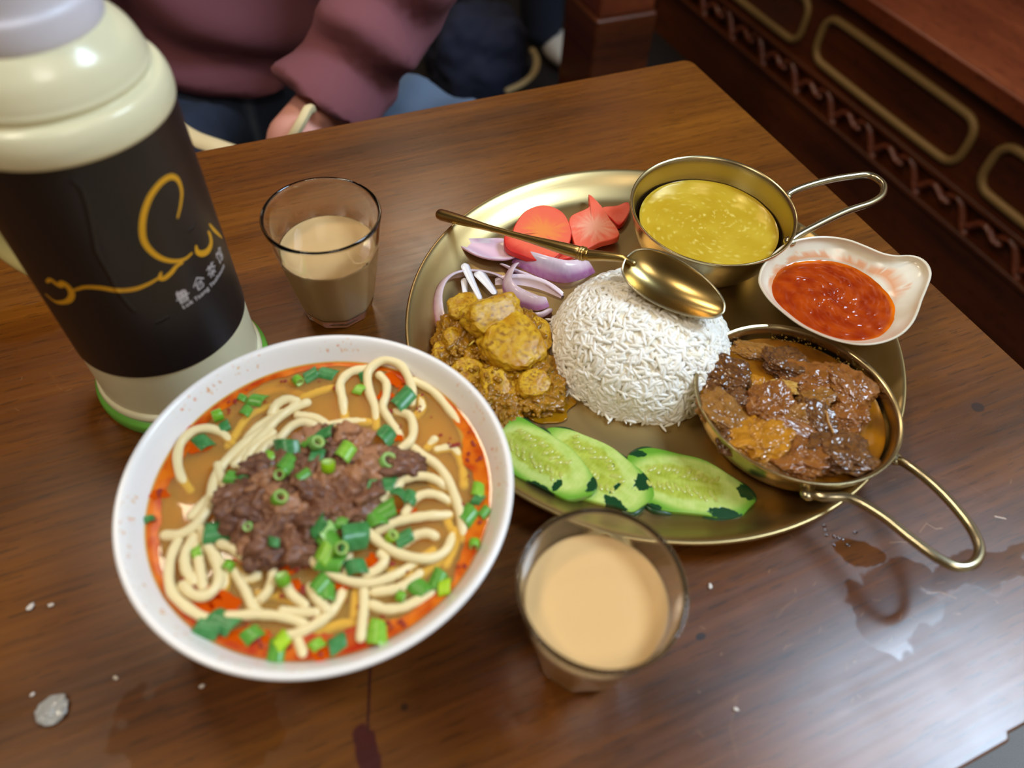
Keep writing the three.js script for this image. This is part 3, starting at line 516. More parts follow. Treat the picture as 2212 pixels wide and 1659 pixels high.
// ------------------------------------------------------------------ tumblers of milk tea
const glassMat = new THREE.MeshPhysicalMaterial({ color: 0xffffff, roughness: 0.02, transmission: 1, thickness: 0.003, ior: 1.5 });
const teaMat = mat(rgb(224, 184, 128), { roughness: 0.12, specularIntensity: 0.8 });
function tumblerGeo() {
  const Hh = 0.086, N = 120, prof = [];
  const ro = (h) => 0.0242 + (0.0392 - 0.0242) * Math.pow(h / Hh, 0.82);
  const face = (th) => { const s = 2 * Math.PI / 10, a = ((th % s) + s) % s - s / 2; return Math.cos(s / 2) / Math.cos(a); };
  const outer = [], inner = [];
  for (let i = 0; i <= 26; i++) { const h = 0.0012 + (Hh - 0.0016) * i / 26; outer.push([h, ro(h), smooth(0.066, 0.056, h)]); }
  for (let i = 0; i <= 24; i++) { const h = Hh - 0.0004 - (Hh - 0.0086) * i / 24; inner.push([h, ro(h) - 0.0021 - 0.0012 * smooth(.064, .05, h), 0]); }
  const rows = [[0, 0.0008, 1], [ro(0) - 0.005, 0.0, 1], [ro(0) - 0.0014, 0.0003, 1], ...outer.map(([h, r, f]) => [r, h, f]), [ro(Hh) - 0.0006, Hh + 0.0006, 0], [ro(Hh) - 0.0014, Hh + 0.0005, 0], ...inner.map(([h, r, f]) => [r, h, f]), [ro(.0086) - .006, .0074, 0], [0, .007, 0]];
  const pos = [], idx = [];
  rows.forEach(([r, y, f], i) => { for (let j = 0; j <= N; j++) { const th = j / N * 2 * Math.PI, rr = r * lerp(1, face(th + 0.13), f); pos.push(Math.cos(th) * rr, y, Math.sin(th) * rr); if (i && j) { const w = N + 1, p = (i - 1) * w + j - 1; idx.push(p, p + w, p + 1, p + 1, p + w, p + w + 1); } } });
  const g = new THREE.BufferGeometry(); g.setAttribute('position', new THREE.Float32BufferAttribute(pos, 3)); g.setIndex(idx);
  const g2 = mergeVertices(g, 1e-7); g2.computeVertexNormals(); return g2;
}
const innerR = (h) => 0.0242 + (0.0392 - 0.0242) * Math.pow(h / 0.086, 0.82) - 0.0021 - 0.0012 * smooth(.064, .05, h);
function tea(level) { const pts = [[0, .0078]]; for (let i = 0; i <= 20; i++) { const h = .0078 + (level - .0078) * i / 20; pts.push([innerR(h) + 0.00012, h]); } pts.push([innerR(level) - .0012, level - .0004], [innerR(level) - .004, level - .0006], [0, level - .0006]); return pts; }
{
  const tg = tumblerGeo();
  const G1 = px(690.5, 465, 0.086), G2 = px(1300, 1276, 0.086);
  for (const [q, qx, lab, tl, level] of [[[-0.4253, -1.2016], 0, 'glass tumbler of milk tea beside the black flask wrap', 'beige milk tea in the tumbler beside the flask', 0.0585], [[0.1519, -0.4336], 0, 'glass tumbler of milk tea between noodle bowl and pan handle', 'beige milk tea in the tumbler near the cucumber slices', 0.067]]) {
    const c = new THREE.Vector3(q[0] * (CAMH - .0866), TOP + 0.0004, q[1] * (CAMH - .0866));
    const t = shadowed(new THREE.Mesh(tg, glassMat)); t.name = numbered('glass_tumbler'); t.position.copy(c); scene.add(t); tag(t, lab, 'glass', 'glass tumblers');
    solo('milk_tea', lathe(tea(level), c, 72), teaMat, tl, 'tea', 'servings of milk tea');
  }
}

// ------------------------------------------------------------------ noodle bowl
const BC = new THREE.Vector3(-0.0947, TOP, -0.1884), BROTH = 0.0575, BR = 0.0892;
const Z = (x, y, dh = 0) => px(230 + x / 2.127, 700 + y / 2.127, BROTH + dh);
{
  const wallIn = [[0, .0075], [.03, .0078], [.045, .011], [.060, .021], [.074, .036], [.084, .050], [.0905, .061], [.0952, .0685], [.0972, .0702]];
  const prof = smoothProfile([...wallIn, [.0992, .0700], [.0998, .0690], [.0990, .0672], [.0935, .0605], [.087, .0490], [.077, .0335], [.063, .018], [.048, .0075], [.040, .0045], [.0385, .0025], [.038, 0], [.034, 0], [.0335, .003], [0, .003]], 5);
  const g = lathe(prof, BC, 128);
  const spatter = canvasTex(2048, 512, (x, w, h) => {
    x.fillStyle = 'rgb(240,236,234)'; x.fillRect(0, 0, w, h); const r = rng(21);
    for (let i = 0; i < 900; i++) { const a = r() * w, v = h * (1 - (0.285 + 0.065 * Math.pow(r(), 1.4))), s = 0.5 + 3.6 * Math.pow(r(), 4); const dens = fbm(a * 0.006, 3.3, 0, 2); if (dens < -0.08) continue; x.fillStyle = `rgba(${200 + 30 * r()},${100 + 50 * r()},${50 + 20 * r()},${0.15 + 0.4 * r()})`; x.beginPath(); x.ellipse(a, v, s * 0.6, s * 1.0, r() * 3, 0, 7); x.fill(); }
  });
  spatter.wrapS = THREE.RepeatWrapping;
  solo('noodle_bowl', g, new THREE.MeshPhysicalMaterial({ map: spatter, roughness: 0.22, specularIntensity: 0.9 }), 'large white round bowl of noodle soup beside the flask', 'bowl');
  // broth: two cloudy sheets of soup over the bowl bottom
  const broth = grp('noodle_broth', 'amber cloudy broth with chili oil filling the white bowl', 'soup');
  const soup = (c, tr, o = {}) => new THREE.MeshPhysicalMaterial({ color: col(c), roughness: 0.06, transmission: tr, thickness: 0, ior: 1.33, side: THREE.DoubleSide, ...o });
  const disc = (h, r, amp) => { const rows = 24, N = 96, pos = [], idx = []; for (let i = 0; i <= rows; i++) for (let j = 0; j <= N; j++) { const a = j / N * Math.PI * 2, rr = r * i / rows; const y = amp * fbm(Math.cos(a) * rr * 60, Math.sin(a) * rr * 60, h * 100, 2) * smooth(1, .9, i / rows) + (i === rows ? 0.0008 : 0); pos.push(BC.x + Math.cos(a) * rr, TOP + h + y, BC.z + Math.sin(a) * rr); if (i && j) { const w = N + 1, p = (i - 1) * w + j - 1; idx.push(p, p + 1, p + w, p + 1, p + w + 1, p + w); } } const q = new THREE.BufferGeometry(); q.setAttribute('position', new THREE.Float32BufferAttribute(pos, 3)); q.setIndex(idx); q.computeVertexNormals(); return q; };
  part(broth, 'broth_surface', disc(BROTH, BR - .0004, .0007), soup(rgb(250, 226, 146), 0.86), 'clear amber soup surface');
  part(broth, 'cloudy_layer', disc(BROTH - .0032, .0868, .0004), soup(rgb(249, 224, 140), 0.80, { roughness: .1, specularIntensity: 0 }));
  part(broth, 'cloudy_layer', disc(BROTH - .0066, .0845, .0004), soup(rgb(247, 220, 132), 0.70, { roughness: .1, specularIntensity: 0 }));
  part(broth, 'cloudy_layer', disc(BROTH - .0125, .0802, .0004), soup(rgb(250, 224, 136), 0.25, { roughness: .1, specularIntensity: 0 }));
  // chili oil: a floating film, wide in some stretches and thin in others
  const film = []; {
    const pos = [], cl = [], idx = [], N = 260, K = 8;
    const keys = [[0, .010], [40, .007], [75, .013], [95, .015], [120, .012], [150, .005], [180, .010], [205, .011], [230, .0045], [260, .004], [285, .004], [310, .005], [335, .011], [360, .010]]; // degrees from +x towards +z
    const wid = (d) => { for (let i = 1; i < keys.length; i++) if (d <= keys[i][0]) return lerp(keys[i - 1][1], keys[i][1], smooth(keys[i - 1][0], keys[i][0], d)); return .01; };
    for (let j = 0; j <= N; j++) { const a = j / N * Math.PI * 2, d = a * 180 / Math.PI; const w = Math.max(0.0012, wid(d) * (0.8 + 0.9 * fbm(Math.cos(a) * 5, Math.sin(a) * 5, 2, 4)));
      for (let i = 0; i <= K; i++) { const rr = BR - .0012 - w * i / K, x = Math.cos(a) * rr, z = Math.sin(a) * rr; pos.push(BC.x + x, TOP + BROTH + .0006 - .0003 * Math.abs(i / K - .4), BC.z + z); const n = fbm(x * 120, z * 120, 1, 3); cl.push(...mixc(rgb(246, 132, 12), rgb(196, 44, 4), clamp(0.35 + 1.5 * n + (d > 60 && d < 130 ? .35 : 0)))); if (i && j) { const q = (j - 1) * (K + 1) + i - 1; idx.push(q, q + K + 1, q + 1, q + 1, q + K + 1, q + K + 2); } } }
    const q = new THREE.BufferGeometry(); q.setAttribute('position', new THREE.Float32BufferAttribute(pos, 3)); q.setAttribute('color', new THREE.Float32BufferAttribute(cl, 3)); q.setIndex(idx); q.computeVertexNormals();
    part(broth, 'chili_oil', q, vmat({ roughness: 0.3, specularIntensity: 0.5, transmission: 0.3, thickness: 0, side: THREE.DoubleSide }), 'orange red chili oil film along the bowl wall');
  }
  const r = rng(31), blobs = [];
  for (const [x, y, s] of [[800, 1110, 60], [640, 1070, 40], [560, 1290, 60], [480, 1240, 50], [430, 1300, 45], [1330, 250, 70], [1290, 330, 45], [1370, 300, 40], [420, 560, 50], [360, 480, 45], [1380, 860, 40], [1240, 1085, 50], [860, 1200, 40], [1340, 520, 30], [980, 1500, 60], [620, 1430, 60], [1090, 1190, 40], [1300, 960, 30], [240, 780, 40], [700, 1440, 50]]) {
    const pts = []; const c = Z(x, y, .0008); for (let i = 0; i < 14; i++) { const a = i / 14 * 6.283; const q = s / 2.127 / 3700 * (0.6 + 0.7 * r()); pts.push(c.clone().add(new THREE.Vector3(Math.cos(a) * q, 0, Math.sin(a) * q * .7))); }
    blobs.push(slab(closedCurve(pts, 22), .0003, { bevel: .0001, rings: 2 }));
  }
  const drops = part(broth, 'chili_oil_drops', merged(blobs), mat(rgb(232, 96, 10), { roughness: 0.05, transmission: 0.35, thickness: 0 }), 'floating drops of orange chili oil'); drops.userData.kind = 'stuff';
  rebase(broth);
}
{ // noodles, traced one by one
  const N = [
    [[1240, 480, -4], [1235, 390, -1], [1205, 300, 1], [1205, 215, 3], [1270, 168, 4], [1340, 182, 4], [1385, 240, 3], [1405, 310, 1], [1402, 365, -1]],
    [[1095, 430, -3], [1085, 350, 0], [1075, 270, 1], [1120, 222, 2], [1200, 205, 1]], [[1255, 235, 2], [1285, 270, 2], [1285, 330, 1], [1270, 380, 0], [1300, 440, 0], [1340, 500, -1], [1362, 545, -3]],
    [[1330, 405, -2], [1390, 420, 1], [1410, 480, 2], [1400, 530, 2], [1350, 575, 1], [1290, 600, 0], [1220, 625, -3]], [[1415, 260, 1], [1500, 310, 1], [1570, 390, 0], [1620, 460, -2], [1655, 560, -4]],
    [[1440, 340, -3], [1450, 390, -2], [1415, 430, -4]], [[1395, 560, -2], [1450, 600, 0], [1530, 660, 1], [1575, 730, 1], [1610, 820, 0], [1635, 920, -1], [1640, 990, -3]],
    [[1330, 730, 1], [1400, 705, 2], [1460, 700, 2], [1520, 720, 1], [1570, 760, -2]], [[1250, 820, 2], [1300, 775, 3], [1345, 735, 2]], [[1370, 870, 1], [1420, 800, 2], [1470, 780, 2], [1530, 790, 1], [1580, 820, -2]],
    [[1250, 950, 1], [1330, 910, 2], [1420, 890, 2], [1500, 880, 1], [1575, 880, -2]], [[1360, 1012, 1], [1420, 972, 1], [1480, 962, 2], [1508, 975, 1]],
    [[1130, 850, 3], [1170, 920, 3], [1240, 990, 3], [1330, 1050, 2], [1420, 1075, 2], [1500, 1075, 0], [1560, 1040, -1], [1600, 950, -3]], [[930, 1030, 2], [950, 1090, 2], [1020, 1140, 2], [1110, 1180, 2], [1200, 1190, 2], [1300, 1165, 1], [1400, 1110, -1], [1500, 1040, -3]],
    [[1262, 1058, 1], [1280, 1082, 1], [1242, 1130, 1], [1195, 1152, 1]], [[1110, 1060, 1], [1105, 1135, 1]], [[1230, 1232, -1], [1350, 1212, -1], [1440, 1150, -2]], [[1182, 1215, 0], [1182, 1300, 0], [1172, 1400, 1], [1168, 1440, 1]],
    [[1220, 1290, -1], [1280, 1312, -1], [1360, 1302, -1], [1450, 1262, -1], [1510, 1228, -2]], [[810, 1440, -1], [900, 1412, 0], [1000, 1352, 0], [1060, 1285, -1], [1092, 1210, -2]], [[560, 1342, 1], [700, 1335, 1], [820, 1347, 1], [900, 1375, -1], [945, 1402, -3]],
    [[810, 1318, 1], [880, 1325, 1], [960, 1325, 1]], [[940, 1210, 1], [962, 1252, 2], [1012, 1312, 1]], [[818, 1175, 0], [850, 1240, 1], [912, 1292, 0]], [[750, 1080, 1], [766, 1140, 1], [746, 1220, 1], [700, 1272, -1], [660, 1302, -3]],
    [[590, 1140, -1], [640, 1230, 0], [680, 1310, 0], [722, 1342, -2]], [[525, 1010, 1], [580, 1030, 2], [640, 1080, 1], [692, 1120, 0], [690, 1162, -1], [640, 1172, -2], [590, 1120, -3]],
    [[272, 972, -1], [340, 966, 1], [420, 915, 2], [470, 830, 2], [492, 730, 2], [532, 650, 2], [620, 560, 2], [740, 470, 2], [850, 392, 2], [920, 362, 1]], [[590, 645, 2], [660, 565, 2], [725, 500, 3], [800, 425, 3], [872, 370, 2]], [[600, 600, 0], [680, 485, 0], [760, 432, 0], [810, 408, 0]],
    [[622, 682, 2], [652, 600, 2], [702, 545, 2], [762, 502, 2]], [[662, 692, 3], [692, 620, 3], [742, 552, 3], [802, 520, 3]], [[800, 522, 4], [850, 470, 4], [902, 450, 4], [955, 464, 3]], [[760, 410, 1], [780, 372, 2], [830, 346, 2], [872, 356, 1]],
    [[512, 650, 3], [522, 700, 3], [555, 762, 2]], [[385, 765, -4], [342, 700, -1], [326, 620, 1], [346, 540, 2], [402, 490, 2], [472, 480, 1], [532, 502, -1], [575, 545, -3]], [[332, 990, 0], [300, 1060, 1], [286, 1150, 2], [302, 1232, 2], [372, 1302, 2], [442, 1346, 1], [492, 1362, 0]],
    [[402, 980, 0], [362, 1060, 1], [366, 1130, 1], [402, 1185, 0]], [[352, 1202, 1], [402, 1246, 2], [462, 1246, 2], [512, 1192, 1], [512, 1120, 0], [482, 1050, -1], [442, 970, -2]], [[442, 950, 1], [472, 1030, 0], [522, 1100, -1], [546, 1180, -2], [522, 1255, -3]],
    [[412, 990, 0], [422, 1080, 0], [442, 1205, 0]], [[392, 882, 1], [422, 850, 1], [472, 800, 1]], [[592, 900, 1], [604, 972, 1]], [[900, 340, -4], [980, 310, -3], [1045, 294, -3]], [[1020, 466, -2], [1120, 450, -2], [1205, 452, -3]], [[880, 420, 0], [960, 432, 0], [1012, 462, -2]],
    [[1475, 570, -3], [1505, 532, -1]], [[1520, 580, -2], [1590, 572, -2], [1632, 640, -3], [1642, 745, -4]], [[1150, 1222, -3], [1140, 1340, -3]], [[1562, 900, -3], [1602, 1000, -4], [1560, 1110, -4]], [[940, 688, 6], [982, 710, 7], [1032, 716, 6]], [[880, 1455, -1], [902, 1512, 0]],
    [[690, 330, -6], [800, 300, -6], [900, 330, -7]], [[1300, 1130, -4], [1420, 1160, -4], [1540, 1090, -5]], [[700, 1240, -4], [820, 1260, -4], [930, 1330, -5]], [[400, 900, -5], [500, 1000, -5], [620, 1060, -6]], [[1350, 650, -4], [1450, 680, -4], [1550, 800, -5]], [[560, 560, -4], [660, 420, -4], [760, 380, -5]], [[960, 1420, -4], [1100, 1380, -4], [1250, 1400, -5]],
  ];
  const m = mat(rgb(238, 218, 166), { roughness: 0.3, specularIntensity: 0.7 });
  const r = rng(5), rimC = [960, 870];
  const labelOf = (n, len, chord) => {
    const shape = chord / len > 0.96 ? (len < .03 ? 'short straight' : 'straight') : chord / len > 0.8 ? (len < .03 ? 'short bent' : 'gently curved') : chord / len > 0.45 ? 'hooked' : 'looped';
    const mx = n.reduce((s, p) => s + p[0], 0) / n.length, my = n.reduce((s, p) => s + p[1], 0) / n.length, md = Math.max(...n.map((p) => p[2]));
    const where = md < -1.5 ? 'sunk deep under the amber broth' : Math.hypot((mx - 900) / 420, (my - 780) / 330) < 1 ? 'touching the minced beef heap' : Math.hypot((mx - rimC[0]) / 790, (my - rimC[1]) / 690) > .72 ? 'close to the chili oil along the bowl wall' : md >= 2 ? 'standing proud of the amber broth' : 'half sunk in the amber broth';
    return `${shape} cream noodle strand ${where}`;
  };
  N.forEach((n, i) => {
    const rad = 0.0024 + 0.0004 * r(); const pts = n.map(([x, y, d]) => Z(x, y, d * 0.001 + 0.0003));
    const len = new THREE.CatmullRomCurve3(pts).getLength();
    solo('noodle', rod(pts, (t) => rad * (1 + 0.06 * Math.sin(t * 30 + i)), { seg: Math.max(10, Math.round(len / 0.0022)), ring: 12, flat: 0.92 }), m, labelOf(n, len, pts[0].distanceTo(pts[pts.length - 1])), 'noodle', 'noodles in the soup bowl');
  });
  // minced beef heap
  const poly = [[1030, 480], [1150, 515], [1200, 600], [1245, 650], [1240, 760], [1160, 850], [1010, 880], [955, 1000], [880, 1045], [690, 1065], [615, 1010], [560, 800], [680, 690], [860, 590]];
  const inside = (x, y) => { let c = false; for (let i = 0, j = poly.length - 1; i < poly.length; j = i++) { const [a, b] = poly[i], [e, f] = poly[j]; if ((b > y) !== (f > y) && x < (e - a) * (y - b) / (f - b) + a) c = !c; } return c; };
  const pts = [[1370, 650], [1150, 635], [1090, 780], [850, 760], [720, 745], [610, 790], [700, 880], [870, 910], [740, 1010], [940, 650], [1110, 520]], q = rng(12);
  for (let i = 0; i < 4000 && pts.length < 50; i++) { const x = 540 + q() * 720, y = 470 + q() * 610; if (inside(x, y) && pts.every(([a, b]) => Math.hypot(a - x, b - y) > 62)) pts.push([x, y]); }
  const beefA = rgb(122, 80, 58), beefB = rgb(172, 120, 84), beefC = rgb(92, 60, 50);
  const bm = vmat({ roughness: 0.38, specularIntensity: 0.7 });
  pts.forEach(([x, y], i) => {
    const dc = Math.hypot(x - 880, (y - 790) * 1.2) / 360, h = 0.006 * clamp(1.1 - dc), s = 0.0057 + 0.0030 * q();
    solo('beef_morsel', lump({ size: [s * (1 + .5 * q()), s * (.6 + .3 * q()), s * (.8 + .3 * q())], at: Z(x, y, h + 0.0022), detail: 7, seed: i * 1.37 + 2, rough: 0.42, freq: 1.3, fine: 0.28, fineFreq: 4, power: 3, turn: q() * 6.28, pitch: q() - .5, roll: q() - .5, color: (v, sd) => { const n = fbm(v.x * 3 + sd, v.y * 3, v.z * 3, 3); return mixc(mixc(beefA, i % 3 ? beefB : beefC, 0.5 + 0.5 * Math.sin(i * 2.1)), n > 0 ? beefB : beefC, clamp(Math.abs(n) * 1.6)); } }), bm, i === 0 ? 'lone tan beef morsel beside the pale scallion, apart from the heap' : dc > .85 ? 'brown minced beef morsel at the foot of the heap' : i % 3 ? 'tan brown minced beef morsel in the heap' : 'dark brown minced beef morsel in the heap', 'meat', 'minced beef on the noodles');
  });
  // scallion rings and leaf pieces: x, y, size, kind (0 dark leaf, 1 mid, 2 light ring, 3 pale, 4 bright), lift in mm
  const SC = [[880, 260, 52, 2], [935, 225, 60, 0], [1015, 220, 56, 0], [1165, 292, 52, 2, 2], [1186, 240, 44, 0, 1], [1362, 332, 76, 0, 3], [620, 335, 38, 1], [690, 340, 60, 1], [510, 420, 62, 2], [540, 462, 52, 0], [640, 392, 44, 1], [440, 536, 56, 0, 1], [820, 572, 96, 0, 9], [742, 612, 54, 2, 8], [830, 632, 58, 1, 8], [942, 522, 84, 1, 9], [966, 548, 62, 3, 11], [992, 490, 60, 0, 8], [968, 602, 66, 0, 8], [1098, 575, 66, 2, 9], [1018, 652, 62, 4, 10], [1286, 500, 84, 0, 2], [1290, 636, 82, 3, 5], [1264, 732, 76, 0, 6], [1352, 772, 66, 0, 5], [1396, 790, 52, 0, 4], [1268, 850, 72, 1, 6], [1238, 892, 66, 1, 6], [796, 692, 50, 2, 9], [906, 690, 42, 1, 9], [794, 800, 66, 2, 10], [640, 712, 66, 0, 7], [588, 700, 50, 1, 6], [580, 896, 58, 4, 6], [652, 930, 40, 3, 7], [515, 945, 74, 0, 4], [762, 1000, 42, 0, 7], [1008, 930, 76, 3, 9], [966, 920, 54, 0, 8], [1084, 898, 58, 1, 8], [1148, 968, 96, 0, 8], [1020, 986, 66, 1, 9], [1074, 1032, 62, 2, 8], [994, 1046, 66, 2, 8], [1030, 1088, 66, 1, 6], [1144, 1110, 70, 0, 5], [1310, 976, 52, 4, 4], [1366, 976, 52, 0, 4], [810, 1172, 58, 2, 4], [984, 1190, 62, 1, 4], [1012, 1222, 50, 1, 3], [410, 1040, 42, 2, 2], [470, 1385, 80, 0, 2], [530, 1360, 76, 0, 2], [665, 1422, 66, 1, 1], [802, 1450, 50, 4, 2], [776, 1500, 56, 1, 1], [966, 1470, 48, 2], [1062, 1466, 58, 0], [1246, 1412, 66, 2, 1], [1352, 1252, 46, 2], [1440, 1206, 62, 1, 1], [1520, 1170, 54, 1], [1552, 1202, 54, 4, 2], [1690, 1010, 48, 2], [1710, 756, 48, 2], [1708, 800, 48, 0], [1664, 870, 66, 1, 1], [1736, 860, 36, 1], [195, 892, 36, 0], [560, 1112, 46, 2]];
  const tones = [[rgb(44, 110, 50), rgb(84, 150, 88)], [rgb(72, 138, 36), rgb(108, 170, 66)], [rgb(112, 172, 38), rgb(150, 196, 70)], [rgb(132, 188, 96), rgb(196, 222, 138)], [rgb(144, 190, 16), rgb(186, 216, 50)]];
  const sm = vmat({ roughness: 0.3, specularIntensity: 0.8, side: THREE.DoubleSide });
  SC.forEach(([x, y, s, kind, lift = 0.6], i) => {
    const w = s / 2.127 / 3300, at = Z(x, y, lift * 0.001 + 0.0014 + (inside(x, y) ? .0042 : 0)), turn = q() * 6.28, tilt = (lift > 3 ? 0.7 : 0.2) * (q() - .5) * 2; let g;
    const ring = kind >= 2 && i % 2 === 0;
    const colr = (p, t) => mixc(tones[kind][0], tones[kind][1], clamp(0.5 + 1.2 * fbm(p.x * 400, p.y * 400, p.z * 400, 2)));
    if (ring) { // a short piece of hollow stem
      const R = w * 0.40, prof = [[R * .66, -w * .3], [R, -w * .3], [R * 1.02, 0], [R, w * .3], [R * .66, w * .3], [R * .62, 0], [R * .66, -w * .3]]; g = new THREE.LatheGeometry(prof.map(([a, b]) => new THREE.Vector2(a, b)), 18); const p = g.attributes.position, cl = []; for (let k = 0; k < p.count; k++) { const rr = Math.hypot(p.getX(k), p.getZ(k)) / R; cl.push(...mixc(tones[3][1], tones[kind][0], smooth(.7, 1, rr))); } g.setAttribute('color', new THREE.Float32BufferAttribute(cl, 3));
      g.rotateX(Math.PI / 2 * (lift > 3 ? .35 : .95)); g.rotateY(turn); g.translate(at.x, at.y, at.z);
    } else { // a bent square of leaf
      const n = 6, pos = [], cl = [], idx = [], thick = 0.0007; for (const sd of [1, -1]) for (let a = 0; a <= n; a++) for (let b = 0; b <= n; b++) { const u = (a / n - .5) * w * 1.05, v = (b / n - .5) * w * (.75 + .25 * ((i * 37) % 3)); const y0 = -Math.pow(u / w, 2) * w * 0.9 + sd * thick * .5; const p = new THREE.Vector3(u + v * .25, y0, v).applyAxisAngle(new THREE.Vector3(1, 0, .3).normalize(), tilt).applyAxisAngle(new THREE.Vector3(0, 1, 0), turn).add(at); pos.push(p.x, p.y, p.z); cl.push(...colr(p)); if (a && b) { const o = sd > 0 ? 0 : (n + 1) * (n + 1), c0 = o + (a - 1) * (n + 1) + b - 1; const f = [c0, c0 + 1, c0 + n + 1, c0 + 1, c0 + n + 2, c0 + n + 1]; idx.push(...(sd > 0 ? f : f.reverse())); } }
      const K = (n + 1) * (n + 1), edge = []; for (let b = 0; b < n; b++) edge.push([b, b + 1]); for (let a = 0; a < n; a++) edge.push([a * (n + 1) + n, (a + 1) * (n + 1) + n]); for (let b = n; b > 0; b--) edge.push([n * (n + 1) + b, n * (n + 1) + b - 1]); for (let a = n; a > 0; a--) edge.push([a * (n + 1), (a - 1) * (n + 1)]); for (const [a, b] of edge) idx.push(a, a + K, b, b, a + K, b + K);
      g = new THREE.BufferGeometry(); g.setAttribute('position', new THREE.Float32BufferAttribute(pos, 3)); g.setAttribute('color', new THREE.Float32BufferAttribute(cl, 3)); g.setIndex(idx); g.computeVertexNormals();
    }
    const spot = inside(x, y) ? 'on the minced beef heap' : lift > 1.5 ? 'lying on noodle strands' : 'floating in the broth';
    const lab = ['dark green', 'mid green', 'light green', 'pale green', 'bright yellow green'][kind] + (ring ? ' scallion ring ' : ' scallion leaf piece ') + spot;
    solo('scallion_piece', g, sm, lab, 'scallion', 'chopped scallion on the noodle soup');
  });
  // chili flakes too small to count
  const flakes = []; const bit = ball(1);
  const spots = [[350, 1170], [400, 1215], [880, 1110], [900, 1210], [870, 1140], [1670, 490], [1690, 545], [1710, 620], [1660, 590], [1340, 470], [1500, 210], [1050, 290], [240, 770], [220, 890], [600, 350], [540, 450], [560, 400], [1300, 1385], [1350, 1365], [640, 1380], [720, 1480], [690, 1450], [1590, 740], [1620, 830]];
  for (let i = 0; i < 170; i++) { let x, y; if (i < spots.length * 2) { [x, y] = spots[i % spots.length]; x += (q() - .5) * 24; y += (q() - .5) * 24; } else { const a = q() * 6.28, r = 700 + 60 * q(); x = 960 + Math.cos(a) * r * 1.02; y = 870 + Math.sin(a) * r * .86; if (q() < .5) { x = 500 + q() * 1000; y = 300 + q() * 1100; } } const at = Z(x, y, .0012 + (inside(x, y) ? .006 : 0)); if (Math.hypot(at.x - BC.x, at.z - BC.z) > BR - .003) continue; const s = .0005 + .0011 * q() * q(); const g = bit.clone(); g.scale(s * 1.4, s * .5, s); g.rotateY(q() * 6); g.translate(at.x, at.y, at.z); flakes.push(g); }
  const fm = merged(flakes); fm.computeVertexNormals(); solo('chili_flakes', fm, mat(rgb(140, 26, 10), { roughness: 0.4 }), 'tiny dark red chili flakes floating in the noodle soup', 'chili', null, 'stuff');
}

// ------------------------------------------------------------------ brass plate and what is on it
const brassRings = tex(1024, 8, (s, t, x) => { const k = 128 + 90 * noise(x * 0.55, 0.5, 1) + 40 * noise(x * 0.09, 3.5, 2); return [k, k, k]; }, false);
const brass = new THREE.MeshPhysicalMaterial({ color: col(rgb(184, 158, 108)), metalness: 1, roughness: 0.36, bumpMap: brassRings, bumpScale: 0.00003 });
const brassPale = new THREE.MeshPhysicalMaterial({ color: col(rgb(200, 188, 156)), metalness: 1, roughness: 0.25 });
const brassShiny = new THREE.MeshPhysicalMaterial({ color: col(rgb(190, 162, 102)), metalness: 1, roughness: 0.26 });
const PC = new THREE.Vector3(0.0975, TOP, -0.3690), FLOORH = 0.0045;
function latheUV(g, rows) { return g; }
{
  const prof = smoothProfile([[0, FLOORH], [.06, FLOORH], [.12, FLOORH], [.144, FLOORH + .0003], [.153, .0062], [.163, .0118], [.1712, .0186], [.1742, .0205], [.1762, .0207], [.1770, .0195], [.1760, .0182], [.1728, .0176], [.164, .0100], [.154, .0044], [.144, .0010], [.12, .0006], [0, .0006]], 5);
  const g = lathe(prof, PC, 160);
  { const p = g.attributes.position, uv = g.attributes.uv; for (let i = 0; i < p.count; i++) uv.setXY(i, Math.hypot(p.getX(i) - PC.x, p.getZ(i) - PC.z) * 3.1, Math.atan2(p.getX(i) - PC.x, p.getZ(i) - PC.z) / 6.2832); }
  solo('brass_plate', g, brass, 'large round brass plate with a raised rim holding the rice meal', 'plate');
}
// a small pan: body with rolled rim, wire handle, two rivets
function pan(name, label, c, R, top, rb, bottom, tilt, handle, wire) {
  const g = grp(name, label, 'pan', 'small brass pans'); const hgt = top - bottom;
  const prof = smoothProfile([[0, .0012], [rb * .8, .0012], [rb * .97, .003], [lerp(rb, R, .38), hgt * .3], [lerp(rb, R, .72), hgt * .66], [R - .0022, hgt * .965], [R - .0008, hgt], [R + .0002, hgt + .0003], [R + .0006, hgt - .0012], [R - .0004, hgt - .0022], [lerp(rb, R, .72) + .0013, hgt * .63], [lerp(rb, R, .38) + .0013, hgt * .27], [rb * .98, .0010], [rb * .85, -.0006], [0, -.0006]], 6);
  const b = lathe(prof, new THREE.Vector3(c.x, TOP + bottom + .0006, c.z), 128, tilt);
  { const p = b.attributes.position, uv = b.attributes.uv; for (let i = 0; i < p.count; i++) uv.setXY(i, (p.getY(i) - TOP) * 9, 0.3); }
  part(g, 'pan_body', b, brass2);
  const hn = part(g, 'handle', rod(handle, wire, { seg: 90, ring: 12 }), brassPale, 'bent wire loop handle');
  for (const e of [handle[0], handle[handle.length - 1]]) part(hn, 'rivet', lump({ size: [.0048, .0032, .0048], at: e.clone(), detail: 4, rough: 0, fine: 0 }), brassPale);
  return rebase(g);
}
const brass2 = brass.clone(); brass2.color = col(rgb(192, 174, 132)); brass2.roughness = 0.26;
const DC = new THREE.Vector3(.1444, 0, -.4636), MC = new THREE.Vector3(.1822, 0, -.2926);
